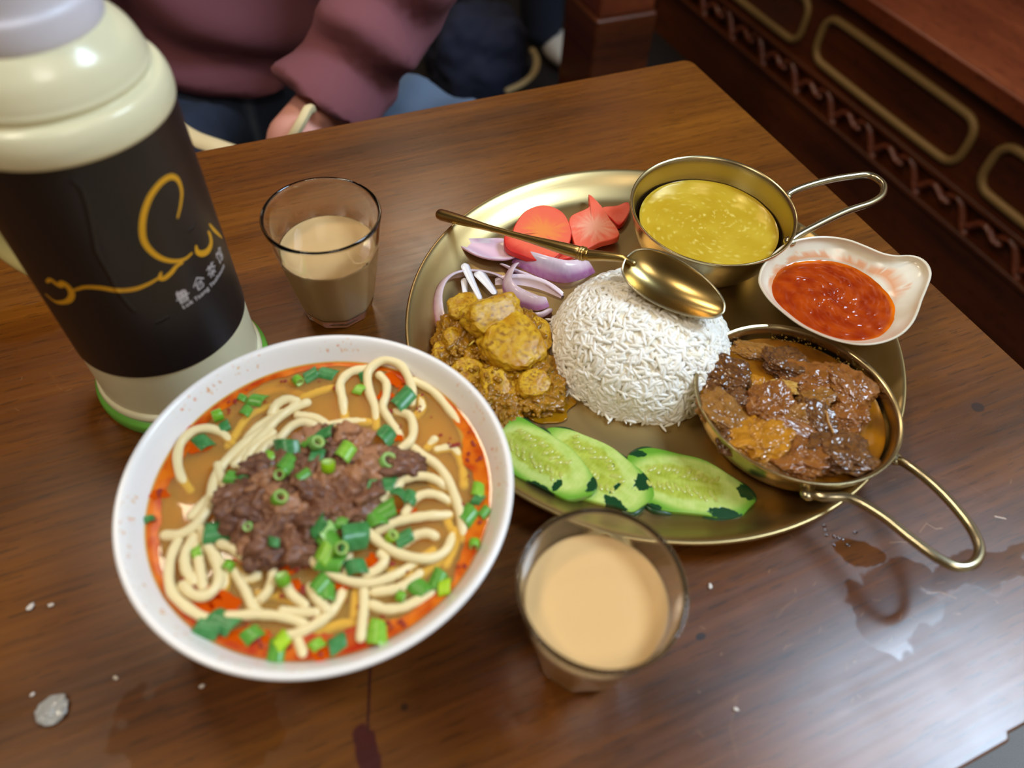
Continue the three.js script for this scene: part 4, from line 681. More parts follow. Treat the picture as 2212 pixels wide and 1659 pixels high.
pan('brass_pan', 'brass pan of yellow lentil soup at the far side of the plate', DC, .0632, .050, .043, FLOORH, [-.015, 1, .03], [[1697, 424], [1712, 414], [1762, 396], [1830, 382], [1880, 379], [1906, 396], [1906, 420], [1884, 437], [1830, 456], [1770, 484], [1722, 510], [1706, 522]].map(([u, v], i, a) => px(u, v, .044 + .006 * Math.sin(Math.PI * i / (a.length - 1)))), .0028);
pan('brass_pan', 'shallow brass pan of dark meat stew overhanging the plate rim', MC, .0655, .035, .050, FLOORH, [.02, 1, -.04], [[1745, 1066], [1775, 1073], [1835, 1076], [1900, 1110], [1970, 1165], [2030, 1208], [2072, 1225], [2104, 1216], [2116, 1188], [2102, 1148], [2060, 1092], [2010, 1042], [1960, 1004], [1936, 992]].map(([u, v], i, a) => px(u, v, .027 + .016 * Math.sin(Math.PI * i / (a.length - 1)))), .0029);
{ // lentil soup
  const h = .0335, r = .0545, N = 96, rows = 40, pos = [], cl = [], idx = [], q = rng(2);
  for (let i = 0; i <= rows; i++) for (let j = 0; j <= N; j++) { const a = j / N * 6.28319, rr = r * i / rows, x = Math.cos(a) * rr, z = Math.sin(a) * rr; const n = fbm(x * 260, z * 260, 3, 3); pos.push(DC.x + x, TOP + h + .0005 * fbm(x * 90, z * 90, 1, 3) + .0004 * Math.max(0, n - .12) + (i === rows ? .0007 : 0), DC.z + z); cl.push(...mixc(mixc(rgb(184, 148, 28), rgb(200, 170, 52), clamp(.5 + 1.2 * fbm(x * 40, z * 40, 8, 3))), rgb(232, 210, 110), clamp((n - .16) * 4))); if (i && j) { const w = N + 1, p = (i - 1) * w + j - 1; idx.push(p, p + 1, p + w, p + 1, p + w + 1, p + w); } }
  const g = new THREE.BufferGeometry(); g.setAttribute('position', new THREE.Float32BufferAttribute(pos, 3)); g.setAttribute('color', new THREE.Float32BufferAttribute(cl, 3)); g.setIndex(idx); g.computeVertexNormals();
  solo('lentil_soup', g, vmat({ roughness: 0.16, side: THREE.DoubleSide }), 'smooth yellow lentil soup in the far brass pan', 'soup');
}
const ZM = (x, y, h) => px(1470 + x / 4.047, 690 + y / 4.047, h);
{ // meat stew
  const h = .0262, N = 96, rows = 46, r = .0596, pos = [], cl = [], idx = [];
  for (let i = 0; i <= rows; i++) for (let j = 0; j <= N; j++) { const a = j / N * 6.28319, rr = r * i / rows, x = Math.cos(a) * rr, z = Math.sin(a) * rr; const n = fbm(x * 70 + 3, z * 70, 2, 4); pos.push(MC.x + x, TOP + h - .02 * x + .04 * z * 0 + .0010 * fbm(x * 110, z * 110, 4, 3), MC.z + z); cl.push(...mixc(rgb(150, 92, 12), rgb(96, 58, 20), clamp(.45 + 1.6 * n))); if (i && j) { const w = N + 1, p = (i - 1) * w + j - 1; idx.push(p, p + 1, p + w, p + 1, p + w + 1, p + w); } }
  const g = new THREE.BufferGeometry(); g.setAttribute('position', new THREE.Float32BufferAttribute(pos, 3)); g.setAttribute('color', new THREE.Float32BufferAttribute(cl, 3)); g.setIndex(idx); g.computeVertexNormals();
  solo('stew_gravy', g, vmat({ roughness: 0.07, side: THREE.DoubleSide }), 'oily amber brown gravy in the shallow brass pan', 'gravy');
  // x, y, half length, half width, turn, tone (0 dark, 1 reddish, 2 tan, 3 orange fat, 4 pale fat), lift mm
  const M = [[350, 480, 200, 130, .4, 0, 3], [650, 280, 150, 70, .2, 2, 1], [920, 390, 140, 130, -.3, 0, 4], [1090, 520, 190, 110, .3, 1, 5], [1440, 600, 190, 150, .6, 1, 4], [870, 590, 105, 55, .1, 4, 7], [760, 740, 150, 140, .9, 1, 4], [980, 840, 120, 90, .3, 2, 4], [390, 830, 180, 140, .6, 2, 3], [650, 1040, 160, 190, 1.2, 3, 4], [1010, 985, 220, 70, .3, 1, 6], [1030, 1180, 190, 150, .4, 1, 3], [1190, 870, 150, 100, .9, 0, 4], [1450, 840, 130, 110, .4, 1, 3], [1390, 1170, 230, 160, -.4, 0, 3], [520, 690, 75, 75, 0, 0, 3], [860, 1290, 210, 80, .3, 2, 1], [1180, 680, 130, 80, -.4, 2, 5], [480, 1060, 110, 100, .4, 0, 2], [620, 560, 90, 60, .2, 3, 1]];
  const T = [[rgb(70, 43, 28), rgb(106, 70, 46)], [rgb(108, 62, 30), rgb(150, 92, 46)], [rgb(120, 80, 36), rgb(160, 112, 56)], [rgb(160, 104, 26), rgb(200, 136, 40)], [rgb(182, 138, 58), rgb(212, 170, 92)]];
  const names = ['dark seared meat chunk against the pan wall next to the rice', 'thin tan meat shred sunk in the oily gravy by the pan wall', 'dark meat chunk below the smeared bare pan wall', 'reddish meat chunk between the dark chunk and the pale fat', 'large square reddish meat chunk beside the bare pan wall', 'pale yellow strip of fat in the middle of the stew', 'reddish meat chunk under the pale fat strip', 'tan meat shred in the middle of the stew', 'broad tan meat chunk on the rice side of the stew', 'orange gravy coated chunk on the cucumber side of the stew', 'long narrow reddish meat sliver lying across the stew', 'rounded reddish meat chunk below the long sliver', 'dark skinned meat piece under the curled skin strip', 'reddish meat piece between skin strip and bare pan wall', 'large blackened meat chunk nearest the wire handle', 'small round dark meat bit beside the seared chunk', 'flat tan meat chunk along the pan wall facing the cucumber', 'tan meat shred beside the large square chunk', 'dark meat bit beside the orange coated chunk', 'orange coated bit in the oily gravy'];
  const mm = vmat({ roughness: 0.14, specularIntensity: 0.85 });
  M.forEach(([x, y, L, W, turn, tone, lift], i) => { const s = 1 / 4.047 / 2950; solo('meat_chunk', lump({ size: [L * s * 1.14, Math.min(L, W) * s * .62, W * s * 1.32], at: ZM(x, y, .0262 + lift * .00080), detail: 26, seed: i * 2.3 + 1, rough: .34, freq: 1.25, fine: .16, fineFreq: 7, power: 2.6, turn: -turn, roll: .2 * Math.sin(i * 3), pitch: .2 * Math.cos(i * 2), color: (v, sd) => { const n = fbm(v.x * 2.4 + sd, v.y * 5, v.z * 2.4, 4), m = fbm(v.x * 7, v.y * 7 + sd, v.z * 7, 3); return mixc(mixc(T[tone][0], T[tone][1], clamp(.5 + 1.5 * n)), rgb(148, 94, 22), clamp(1.0 * m + .2)); } }), mm, names[i], 'meat', 'meat chunks in the stew pan'); });
  const sp = [], sr = rng(66); for (let i = 0; i < 90; i++) { const a = Math.atan2(-.0475, .0405) + (sr() - .5) * 1.1 - .25, hh = .0285 + .0055 * sr() * sr(), rr = .0585 + (hh - .0285) * .82, z = .0003 + .0008 * sr() * sr(); sp.push(lump({ size: [z, z * .8, z * 1.2], at: new THREE.Vector3(MC.x + Math.cos(a) * rr, TOP + hh - .02 * Math.cos(a) * rr + .04 * Math.sin(a) * rr, MC.z + Math.sin(a) * rr), detail: 2, seed: i, rough: .3, fine: 0 })); }
  solo('gravy_spatter', merged(sp), mat(rgb(126, 92, 18), { roughness: 0.25 }), 'specks of ochre gravy dried on the bare stew pan wall', 'gravy', null, 'stuff');
  solo('skin_strip', rod([ZM(1160, 770, .031), ZM(1220, 772, .033), ZM(1275, 820, .034), ZM(1290, 890, .033), ZM(1330, 980, .031), ZM(1345, 1020, .030)], .0009, { seg: 36, ring: 8 }), mat(rgb(170, 118, 40), { roughness: 0.3 }), 'thin tan curled skin strip on the meat stew', 'garnish');
}
{ // chutney dish: round bowl drawn out into a thumb lip
  const hT = .046, rim = [[1637.7, 605], [1645, 576.5], [1664, 553], [1697, 526], [1736, 513.8], [1784, 510], [1832, 516.7], [1871, 531], [1909, 546.6], [1938, 552], [1967, 551.4], [1988, 556], [2003, 567], [2011.7, 584], [2011.7, 598], [2004, 621], [1993, 648], [1983, 677], [1971, 700], [1948, 723], [1909, 740.5], [1861, 746], [1815, 739], [1770, 724], [1726, 702], [1687.5, 673], [1658.6, 646], [1641, 619]];
  const P = closedCurve(rim.map(([u, v]) => px(u, v, hT)), 120);
  const cen = px(1800, 640, hT - .0), bc = px(1788, 668, .0045);
  // rows from inner bottom out over the rim to the foot: scale of the outline, height, share of roundness
  const rowsDef = [[0, .0095], [.3, .0095], [.5, .0115], [.66, .018], [.80, .0285], [.90, .0380], [.950, .0440], [.968, .0462], [.985, .0468], [1.0, .0460], [.995, .0440], [.945, .0365], [.86, .0255], [.74, .0150], [.58, .0070], [.52, .0048], [.48, .0046], [0, .0046]];
  const pos = [], idx = [], n = P.length, inner = [];
  const fineRows = []; rowsDef.forEach((r0, i) => { const r1 = rowsDef[i + 1]; if (!r1) return fineRows.push([...r0, i <= 8]); for (let k = 0; k < 5; k++) fineRows.push([lerp(r0[0], r1[0], k / 5), lerp(r0[1], r1[1], k / 5), i < 8]); });
  fineRows.forEach(([s, y, ins], i) => { const f = clamp((y - .0046) / (hT - .0046)), c = bc.clone().lerp(cen, f); const round = smooth(.95, .55, f); for (let j = 0; j <= n; j++) { const o = P[j % n].clone().sub(cen); const L = Math.hypot(o.x, o.z), rl = lerp(L, Math.min(L, .049), round); pos.push(c.x + o.x / L * rl * s, TOP + y, c.z + o.z / L * rl * s); inner.push(ins); if (i && j) { const w = n + 1, p = (i - 1) * w + j - 1; idx.push(p, p + w, p + 1, p + 1, p + w, p + w + 1); } } });
  let g = new THREE.BufferGeometry(); g.setAttribute('position', new THREE.Float32BufferAttribute(pos, 3)); g.setIndex(idx); g.computeVertexNormals();
  // the sauce smeared above its edge is a stain on the glaze
  const cl = []; for (let i = 0; i < g.attributes.position.count; i++) { const x = g.attributes.position.getX(i), y = g.attributes.position.getY(i) - TOP, z = g.attributes.position.getZ(i); const m = fbm(x * 60, y * 60, z * 60, 3); cl.push(...mixc(mixc(rgb(238, 228, 208), rgb(226, 212, 186), clamp(.5 + m * 1.5)), rgb(222, 124, 40), inner[i] && y > .0325 ? .7 * smooth(.0374, .0352, y - .007 * fbm(x * 160, y * 60, z * 160, 3)) * smooth(-.006, -.022, z - cen.z) : 0)); }
  g.setAttribute('color', new THREE.Float32BufferAttribute(cl, 3));
  solo('sauce_dish', g, vmat({ roughness: 0.2, specularIntensity: 0.9, side: THREE.DoubleSide }), 'small cream porcelain dish with a thumb lip on the plate rim', 'dish');
  const hs = .0335, edge = [[1657, 619], [1672, 594], [1707, 570.7], [1755, 563], [1793.6, 565], [1832, 574.5], [1871, 594], [1905.6, 622.8], [1928.7, 653.6], [1933, 684], [1919, 715], [1890, 735], [1840, 742], [1790, 732], [1730, 704], [1690, 675], [1665, 648]];
  const E2 = closedCurve(edge.map(([u, v]) => px(u, v, hs)), 90), c = E2.reduce((s, p) => s.add(p), new THREE.Vector3()).multiplyScalar(1 / 90), ps = [], cc = [], id = [], K = 36;
  for (let i = 0; i <= K; i++) for (let j = 0; j <= 90; j++) { const p = c.clone().lerp(E2[j % 90], i / K), n1 = fbm(p.x * 150, p.z * 150, 2, 3), n2 = Math.max(0, fbm(p.x * 420, p.z * 420, 6, 2) - .10); ps.push(p.x, p.y + .0009 * n1 + .0052 * n2 * (i < K - 1 ? 1 : 0) + (i === K ? .0006 : 0), p.z); cc.push(...mixc(mixc(rgb(176, 68, 14), rgb(144, 42, 10), clamp(.5 + 1.8 * fbm(p.x * 90, p.z * 90, 7, 3))), rgb(238, 120, 10), smooth(.9, 1, i / K) * clamp(.55 + 1.4 * fbm(p.x * 50, p.z * 50, 2, 2)))); if (i && j) { const w = 91, q = (i - 1) * w + j - 1; id.push(q, q + 1, q + w, q + 1, q + w + 1, q + w); } }
  g = new THREE.BufferGeometry(); g.setAttribute('position', new THREE.Float32BufferAttribute(ps, 3)); g.setAttribute('color', new THREE.Float32BufferAttribute(cc, 3)); g.setIndex(id); g.computeVertexNormals();
  solo('chili_sauce', g, vmat({ roughness: 0.1, side: THREE.DoubleSide }), 'chunky red chili sauce in the cream dish', 'sauce');
}
{ // rice mound: packed grains over a dome
  const C = new THREE.Vector3(.089, TOP + FLOORH, -.35), R = .0640, Hh = .050, q = rng(8), list = [];
  const dome = (t, a) => { const cr = Math.pow(Math.cos(t), .8) * R; return new THREE.Vector3(Math.cos(a) * cr, Math.sin(t) * Hh, Math.sin(a) * cr); };
  const core = new THREE.SphereGeometry(1, 40, 20, 0, 6.28319, 0, Math.PI / 2); { const p = core.attributes.position; for (let i = 0; i < p.count; i++) { const t = Math.asin(clamp(p.getY(i))), a = Math.atan2(p.getZ(i), p.getX(i)), d = dome(t, a).multiplyScalar(.982); p.setXYZ(i, d.x + C.x, d.y + C.y, d.z + C.z); } core.computeVertexNormals(); }
  list.push(core);
  const paint = (g, c) => { const a = new Float32Array(g.attributes.position.count * 3); for (let k = 0; k < a.length; k += 3) a.set(c, k); g.setAttribute('color', new THREE.BufferAttribute(a, 3)); return g; }; const wA = rgb(251, 249, 243), wB = rgb(240, 231, 208); paint(core, wB);
  const grain = new THREE.SphereGeometry(1, 8, 7); { grain.rotateX(Math.PI / 2); const p = grain.attributes.position; for (let i = 0; i < p.count; i++) { const z = p.getZ(i); p.setXYZ(i, p.getX(i) * (1 - .18 * z * z), p.getY(i) * (1 - .18 * z * z) - .25 * z * z, z); } }
  const m = new THREE.Matrix4(), Q = new THREE.Quaternion(), Q2 = new THREE.Quaternion(), up = new THREE.Vector3(0, 1, 0);
  for (let i = 0; i < 3900; i++) {
    const t = Math.asin(Math.pow(q(), 1.05)), a = q() * 6.28319, d = dome(t, a), e = .002, n = dome(Math.min(t + e, 1.5706), a).sub(dome(t - e, a)).cross(dome(t, a + e).sub(dome(t, a - e))).normalize(); if (n.dot(new THREE.Vector3(d.x, d.y + .02, d.z)) < 0) n.negate();
    const l = .0038 + .0018 * q(), w = .00128 + .00028 * q(); const lift = (q() - .62) * .0016 + .0016 * fbm(d.x * 60, d.y * 60, d.z * 60, 2);
    Q.setFromUnitVectors(up, n); Q2.setFromEuler(new THREE.Euler((q() - .5) * (q() < .05 ? .8 : .22), q() * 6.28319, (q() - .5) * .6)); Q.multiply(Q2);
    m.compose(d.clone().add(C).addScaledVector(n, lift), Q, new THREE.Vector3(w, w * .95, l)); const g = paint(grain.clone(), mixc(wA, wB, q() * q())); g.applyMatrix4(m); list.push(g);
  }
  for (let i = 0; i < 60; i++) { const a = q() * 6.28, r = R * (1 + .07 * q()); m.compose(new THREE.Vector3(C.x + Math.cos(a) * r, C.y + .0012 + .003 * q(), C.z + Math.sin(a) * r), Q.setFromEuler(new THREE.Euler(0, q() * 6.28, 0)), new THREE.Vector3(.001, .001, .004)); const g = paint(grain.clone(), mixc(wA, wB, q() * q())); g.applyMatrix4(m); list.push(g); }
  solo('rice_mound', merged(list), vmat({ roughness: 0.34, specularIntensity: 0.6 }), 'moulded dome of white long grain rice in the middle of the plate', 'rice', null, 'stuff');
}
{ // spoon laid on the rice
  const s = grp('brass_spoon', 'brass spoon with a slender fluted handle resting on the rice', 'spoon');
  const e = px(953, 464, .0262), f = px(1252, 546, .0560), nk = px(1352, 560, .0685), tip = px(1561, 677, .0620);
  part(s, 'handle', rod([e, e.clone().lerp(f, .35), e.clone().lerp(f, .7), f], (t) => lerp(.0046, .0024, smooth(0, .45, t)) + .0022 * smooth(.55, 1, t), { seg: 50, ring: 16 }), brassShiny);
  const dir = f.clone().sub(e).normalize();
  const rings = [0.0015, 0.0035].map((o) => { const t = new THREE.TorusGeometry(.0040, .0012, 10, 24); t.applyQuaternion(new THREE.Quaternion().setFromUnitVectors(new THREE.Vector3(0, 0, 1), dir)); const p = f.clone().addScaledVector(dir, o); t.translate(p.x, p.y, p.z); return t; });
  rings.push(lump({ size: [.0040, .0040, .0040], at: f.clone().addScaledVector(dir, .0065), detail: 5, rough: 0, fine: 0 }));
  part(s, 'collar', merged(rings.map((g) => { g.deleteAttribute('uv'); return g; })), brassShiny, 'turned collar');
  const f2 = f.clone().addScaledVector(dir, .008);
  part(s, 'neck', rod([f2, f2.clone().lerp(nk, .5).add(new THREE.Vector3(0, .0008, 0)), nk, nk.clone().lerp(tip, .08)], (t) => lerp(.0040, .0021, t), { seg: 24, ring: 14 }), brassShiny);
  // bowl of the spoon: an egg-shaped shallow shell with thickness
  const ax = tip.clone().sub(nk), L = ax.length(), fx = ax.clone().normalize(), upv = new THREE.Vector3(-.06, 1, .30); upv.addScaledVector(fx, -upv.dot(fx)).normalize(); const sd = new THREE.Vector3().crossVectors(upv, fx);
  const nu = 40, nv = 28, pos = [], idx = []; const halfW = (t) => .0196 * (1 - .14 * t) * Math.sqrt(Math.max(0, 1 - Math.pow(2 * Math.pow(t, .86) - 1, 2)));
  for (const side of [1, -1]) for (let i = 0; i <= nu; i++) { const t = i / nu, w = halfW(t); for (let j = 0; j <= nv; j++) { const v = j / nv * 2 - 1; const dep = -.0108 * (1 - v * v) * Math.pow(Math.sin(Math.PI * clamp(Math.pow(t, .8), .0, 1)), .8) - (side < 0 ? .0011 : 0); const p = nk.clone().addScaledVector(fx, t * L).addScaledVector(sd, v * (w + (side < 0 ? .0001 : 0))).addScaledVector(upv, dep + .0015); pos.push(p.x, p.y, p.z); if (i && j) { const o = side > 0 ? 0 : (nu + 1) * (nv + 1), k = o + (i - 1) * (nv + 1) + j - 1; const q = [k, k + 1, k + nv + 1, k + 1, k + nv + 2, k + nv + 1]; idx.push(...(side > 0 ? q : q.reverse())); } } }
  const K = (nu + 1) * (nv + 1); for (let i = 0; i < nu; i++) for (const j of [0, nv]) { const a = i * (nv + 1) + j, b = (i + 1) * (nv + 1) + j; idx.push(a, b, a + K, b, b + K, a + K); }
  const g = new THREE.BufferGeometry(); g.setAttribute('position', new THREE.Float32BufferAttribute(pos, 3)); g.setIndex(idx); g.computeVertexNormals();
  const m = brassShiny.clone(); m.side = THREE.DoubleSide; part(s, 'bowl', g, m, 'oval spoon bowl');
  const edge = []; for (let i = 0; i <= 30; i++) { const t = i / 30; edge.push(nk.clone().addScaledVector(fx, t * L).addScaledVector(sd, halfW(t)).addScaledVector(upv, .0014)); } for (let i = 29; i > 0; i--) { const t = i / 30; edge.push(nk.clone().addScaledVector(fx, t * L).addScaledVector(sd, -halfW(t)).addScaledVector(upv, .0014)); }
  part(s, 'bowl_rim', new THREE.TubeGeometry(new THREE.CatmullRomCurve3(edge, true, 'centripetal'), 120, .0008, 8, true), brassPale, 'added pale bead drawing a bright highlight line round the spoon bowl');  // paler bead added so the bowl edge reads as a bright highlight line
  rebase(s);
}
// ------------------------------------------------------------------ potato curry
const ZP = (x, y, h) => px(920 + x / 4.88, 600 + y / 4.88, h);
{
  const s = 1 / 4.88 / 3000;
  const cur = (v, sd) => { const n = fbm(v.x * 2.2 + sd, v.y * 2.2, v.z * 2.2 - sd, 4), m = fbm(v.x * 6 + sd, v.y * 6, v.z * 6, 3); let c = mixc(rgb(136, 92, 18), rgb(180, 126, 18), clamp(.5 + 1.6 * n)); c = mixc(c, rgb(110, 72, 24), clamp(m * 1.8)); return m < -.26 ? mixc(c, rgb(84, 82, 20), .6) : c; };
  const pot = (v, sd) => { const n = fbm(v.x * 1.8 + sd, v.y * 1.8, v.z * 1.8, 4), m = fbm(v.x * 6 - sd, v.y * 6, v.z * 6, 3); let c = mixc(rgb(178, 122, 10), rgb(212, 170, 40), clamp(.5 + 1.5 * n)); return mixc(c, rgb(134, 84, 16), clamp(m * 2.4 + n * .8)); };
  const cm = vmat({ roughness: 0.26, specularIntensity: 0.8 }), pm = vmat({ roughness: 0.36, specularIntensity: 0.6 });
  // masala: crushed spice gravy around the chunks
  const lumps = []; const q = rng(41);
  for (const [x, y, a, b, h] of [[330, 640, 230, 260, .010], [640, 620, 300, 260, .012], [980, 640, 280, 280, .012], [800, 960, 300, 260, .009], [1150, 1000, 220, 240, .008], [520, 900, 260, 220, .008], [250, 830, 170, 150, .007], [700, 1200, 240, 220, .007], [1180, 1260, 260, 190, .006], [830, 1380, 180, 170, .006], [1330, 1180, 130, 150, .006], [780, 1530, 80, 120, .006]]) lumps.push(lump({ size: [a * s * 1.05, h + .004, b * s * 1.25], at: ZP(x, y, FLOORH + h * .5), detail: 18, seed: x * .01 + y * .003, rough: .22, freq: 1.8, fine: .34, fineFreq: 4.5, color: cur }));
  for (let i = 0; i < 210; i++) { const t = q(), x = lerp(230, 1300, q()), y = lerp(430, 1450, q()); if (Math.hypot((x - 780 - (y - 900) * .45) / 560, (y - 920) / 620) > 1) continue; const w = 16 + 36 * q() * q(); lumps.push(lump({ size: [w * s, w * s * .7, w * s * (.7 + .6 * q())], at: ZP(x, y, FLOORH + .017 - .010 * Math.hypot((x - 700) / 600, (y - 800) / 650) + .005 * q()), detail: 4, seed: i + .5, rough: .3, fine: .2, turn: q() * 6, color: cur })); }
  solo('curry_gravy', merged(lumps), cm, 'thick ochre spice gravy clinging to the potato curry', 'gravy', null, 'stuff');
  // x, y, half length, half width, height half, lift, turn, cuts
  const P = [
    [700, 385, 285, 165, .0105, .0265, .45, [[.3, 1, .5, .55], [-.2, .5, -1, .72]]], [930, 700, 290, 235, .0115, .0190, .75, [[.1, 1, .25, .5], [1, .1, .2, .85]]], [1130, 1130, 150, 105, .0075, .0120, .45, [[0, 1, .2, .6]]], [400, 330, 150, 120, .009, .021, .5, [[-.2, 1, .1, .6]]],
    [300, 660, 110, 100, .008, .0150, .9, [[0, 1, .3, .6]]], [450, 1000, 150, 105, .008, .0120, -.5, [[.1, 1, .3, .6]]], [730, 1150, 135, 170, .008, .0120, .3, [[.1, 1, .3, .6]]], [910, 1230, 75, 105, .006, .0105, -.2, [[.1, 1, .1, .6]]], [190, 800, 100, 90, .007, .0100, .3, [[0, 1, .2, .6]]], [1190, 620, 110, 150, .008, .0150, .1, [[.4, 1, 0, .6]]],
  ];
  P.forEach(([x, y, L, W, hh, lift, turn, cuts], i) => solo('potato_chunk', lump({ size: [L * s * 1.12, hh * 1.1, W * s * 1.35], at: ZP(x, y, FLOORH + lift - (i > 2 ? .003 : 0)), detail: 24, seed: i * 1.9 + .7, rough: .15, freq: 1.2, fine: .05, fineFreq: 9, cuts, turn: turn, pitch: .15, power: 2.6, color: pot }), pm, i === 0 ? 'largest yellow potato wedge on top of the curry' : i === 1 ? 'wide flat yellow potato slice in the middle of the curry' : ['', '', 'small golden potato chunk beside the oil puddle', 'golden potato chunk touching the onion sticks', 'small potato chunk beside the long curved onion', 'golden potato chunk beside the noodle bowl rim', 'golden potato chunk near the cucumber slices', 'small potato sliver between two golden chunks', 'small potato chunk between onion and noodle bowl', 'golden potato chunk against the rice dome'][i], 'potato', 'potato chunks in the curry'));
  // cumin seeds and an oily puddle
  for (const [x, y, a] of [[400, 470, 1.9], [770, 530, 1.7], [1100, 770, .3], [860, 600, .2], [480, 690, 2.2]]) { const c = ZP(x, y, .036 - y * .000012), d = new THREE.Vector3(Math.cos(a), -.1, Math.sin(a)).multiplyScalar(.0026); solo('cumin_seed', rod([c.clone().sub(d), c, c.clone().add(d)], (t) => .0003 + .0005 * Math.sin(Math.PI * t), { seg: 8, ring: 6 }), mat(rgb(186, 150, 40), { roughness: 0.4 }), 'slender cumin seed stuck on the potato curry', 'spice', 'cumin seeds on the curry'); }
  const pud = [[1080, 1460], [1200, 1530], [1300, 1530], [1420, 1520], [1490, 1480], [1490, 1400], [1590, 1310], [1520, 1250], [1430, 1230], [1330, 1250], [1200, 1330]].map(([x, y]) => ZP(x, y, FLOORH + .0012));
  solo('oil_puddle', slab(closedCurve(pud, 60), .0011, { bevel: .0006, rings: 4, dome: .0003 }), mat(rgb(190, 134, 16), { roughness: 0.05, transmission: 0.45, thickness: 0, side: THREE.DoubleSide }), 'amber oil puddle seeping from the potato curry onto brass', 'oil');
}
// ------------------------------------------------------------------ red carrot slices
const ZV = (x, y, h) => px(860 + x / 3.77, 340 + y / 3.77, h);
{
  const slice = (outline, h, thick, tilt, coreC, edgeC, coreAt, label, lift = 0) => {
    const pts = closedCurve(outline.map(([x, y]) => ZV(x, y, h)), 70); const c = ZV(coreAt[0], coreAt[1], h); const Rm = Math.max(...pts.map((p) => p.distanceTo(c)));
    const tone = (p) => { const d = p.distanceTo(c) / Rm, a = Math.atan2(p.z - c.z, p.x - c.x), f = fbm(Math.cos(a) * 5, Math.sin(a) * 5, d * 2, 3); return mixc(mixc(coreC, rgb(240, 110, 84), smooth(.1, .55, d + .5 * f)), edgeC, smooth(.62, .98, d + .25 * f)); };
    const g = slab(pts, thick, { bevel: .0008, rings: 14, topColor: tone, sideColor: () => edgeC });
    g.translate(-c.x, -c.y, -c.z); g.applyQuaternion(new THREE.Quaternion().setFromEuler(new THREE.Euler(...tilt))); g.translate(c.x, c.y + lift, c.z);
    solo('carrot_slice', g, vmat({ roughness: 0.28, specularIntensity: 0.7 }), label, 'carrot', 'red carrot slices');
  };
  const red = rgb(222, 50, 44), coral = rgb(234, 92, 66);
  slice([[870, 640], [905, 660], [950, 560], [1040, 450], [1190, 400], [1330, 440], [1410, 560], [1400, 680], [1330, 760], [1180, 830], [1000, 790], [880, 740]], .0165, .0055, [0.06, 0, -.08], rgb(240, 142, 76), red, [1180, 590], 'round red carrot slice with orange core under the spoon handle', 0);
  slice([[1400, 480], [1560, 400], [1550, 310], [1640, 390], [1720, 500], [1800, 640], [1640, 690], [1480, 740], [1420, 640]], .0135, .0060, [.05, 0, .06], rgb(244, 168, 140), coral, [1600, 560], 'star shaped coral carrot piece behind the round slice');
  slice([[1660, 400], [1780, 390], [1870, 370], [1885, 440], [1800, 550], [1740, 500]], .0095, .0050, [0, 0, .1], coral, red, [1780, 440], 'small red carrot wedge beside the lentil pan');
  slice([[1180, 790], [1300, 770], [1480, 740], [1560, 720], [1420, 810], [1230, 830]], .0085, .004, [0, 0, 0], coral, red, [1330, 790], 'red carrot sliver under the spoon collar');
}
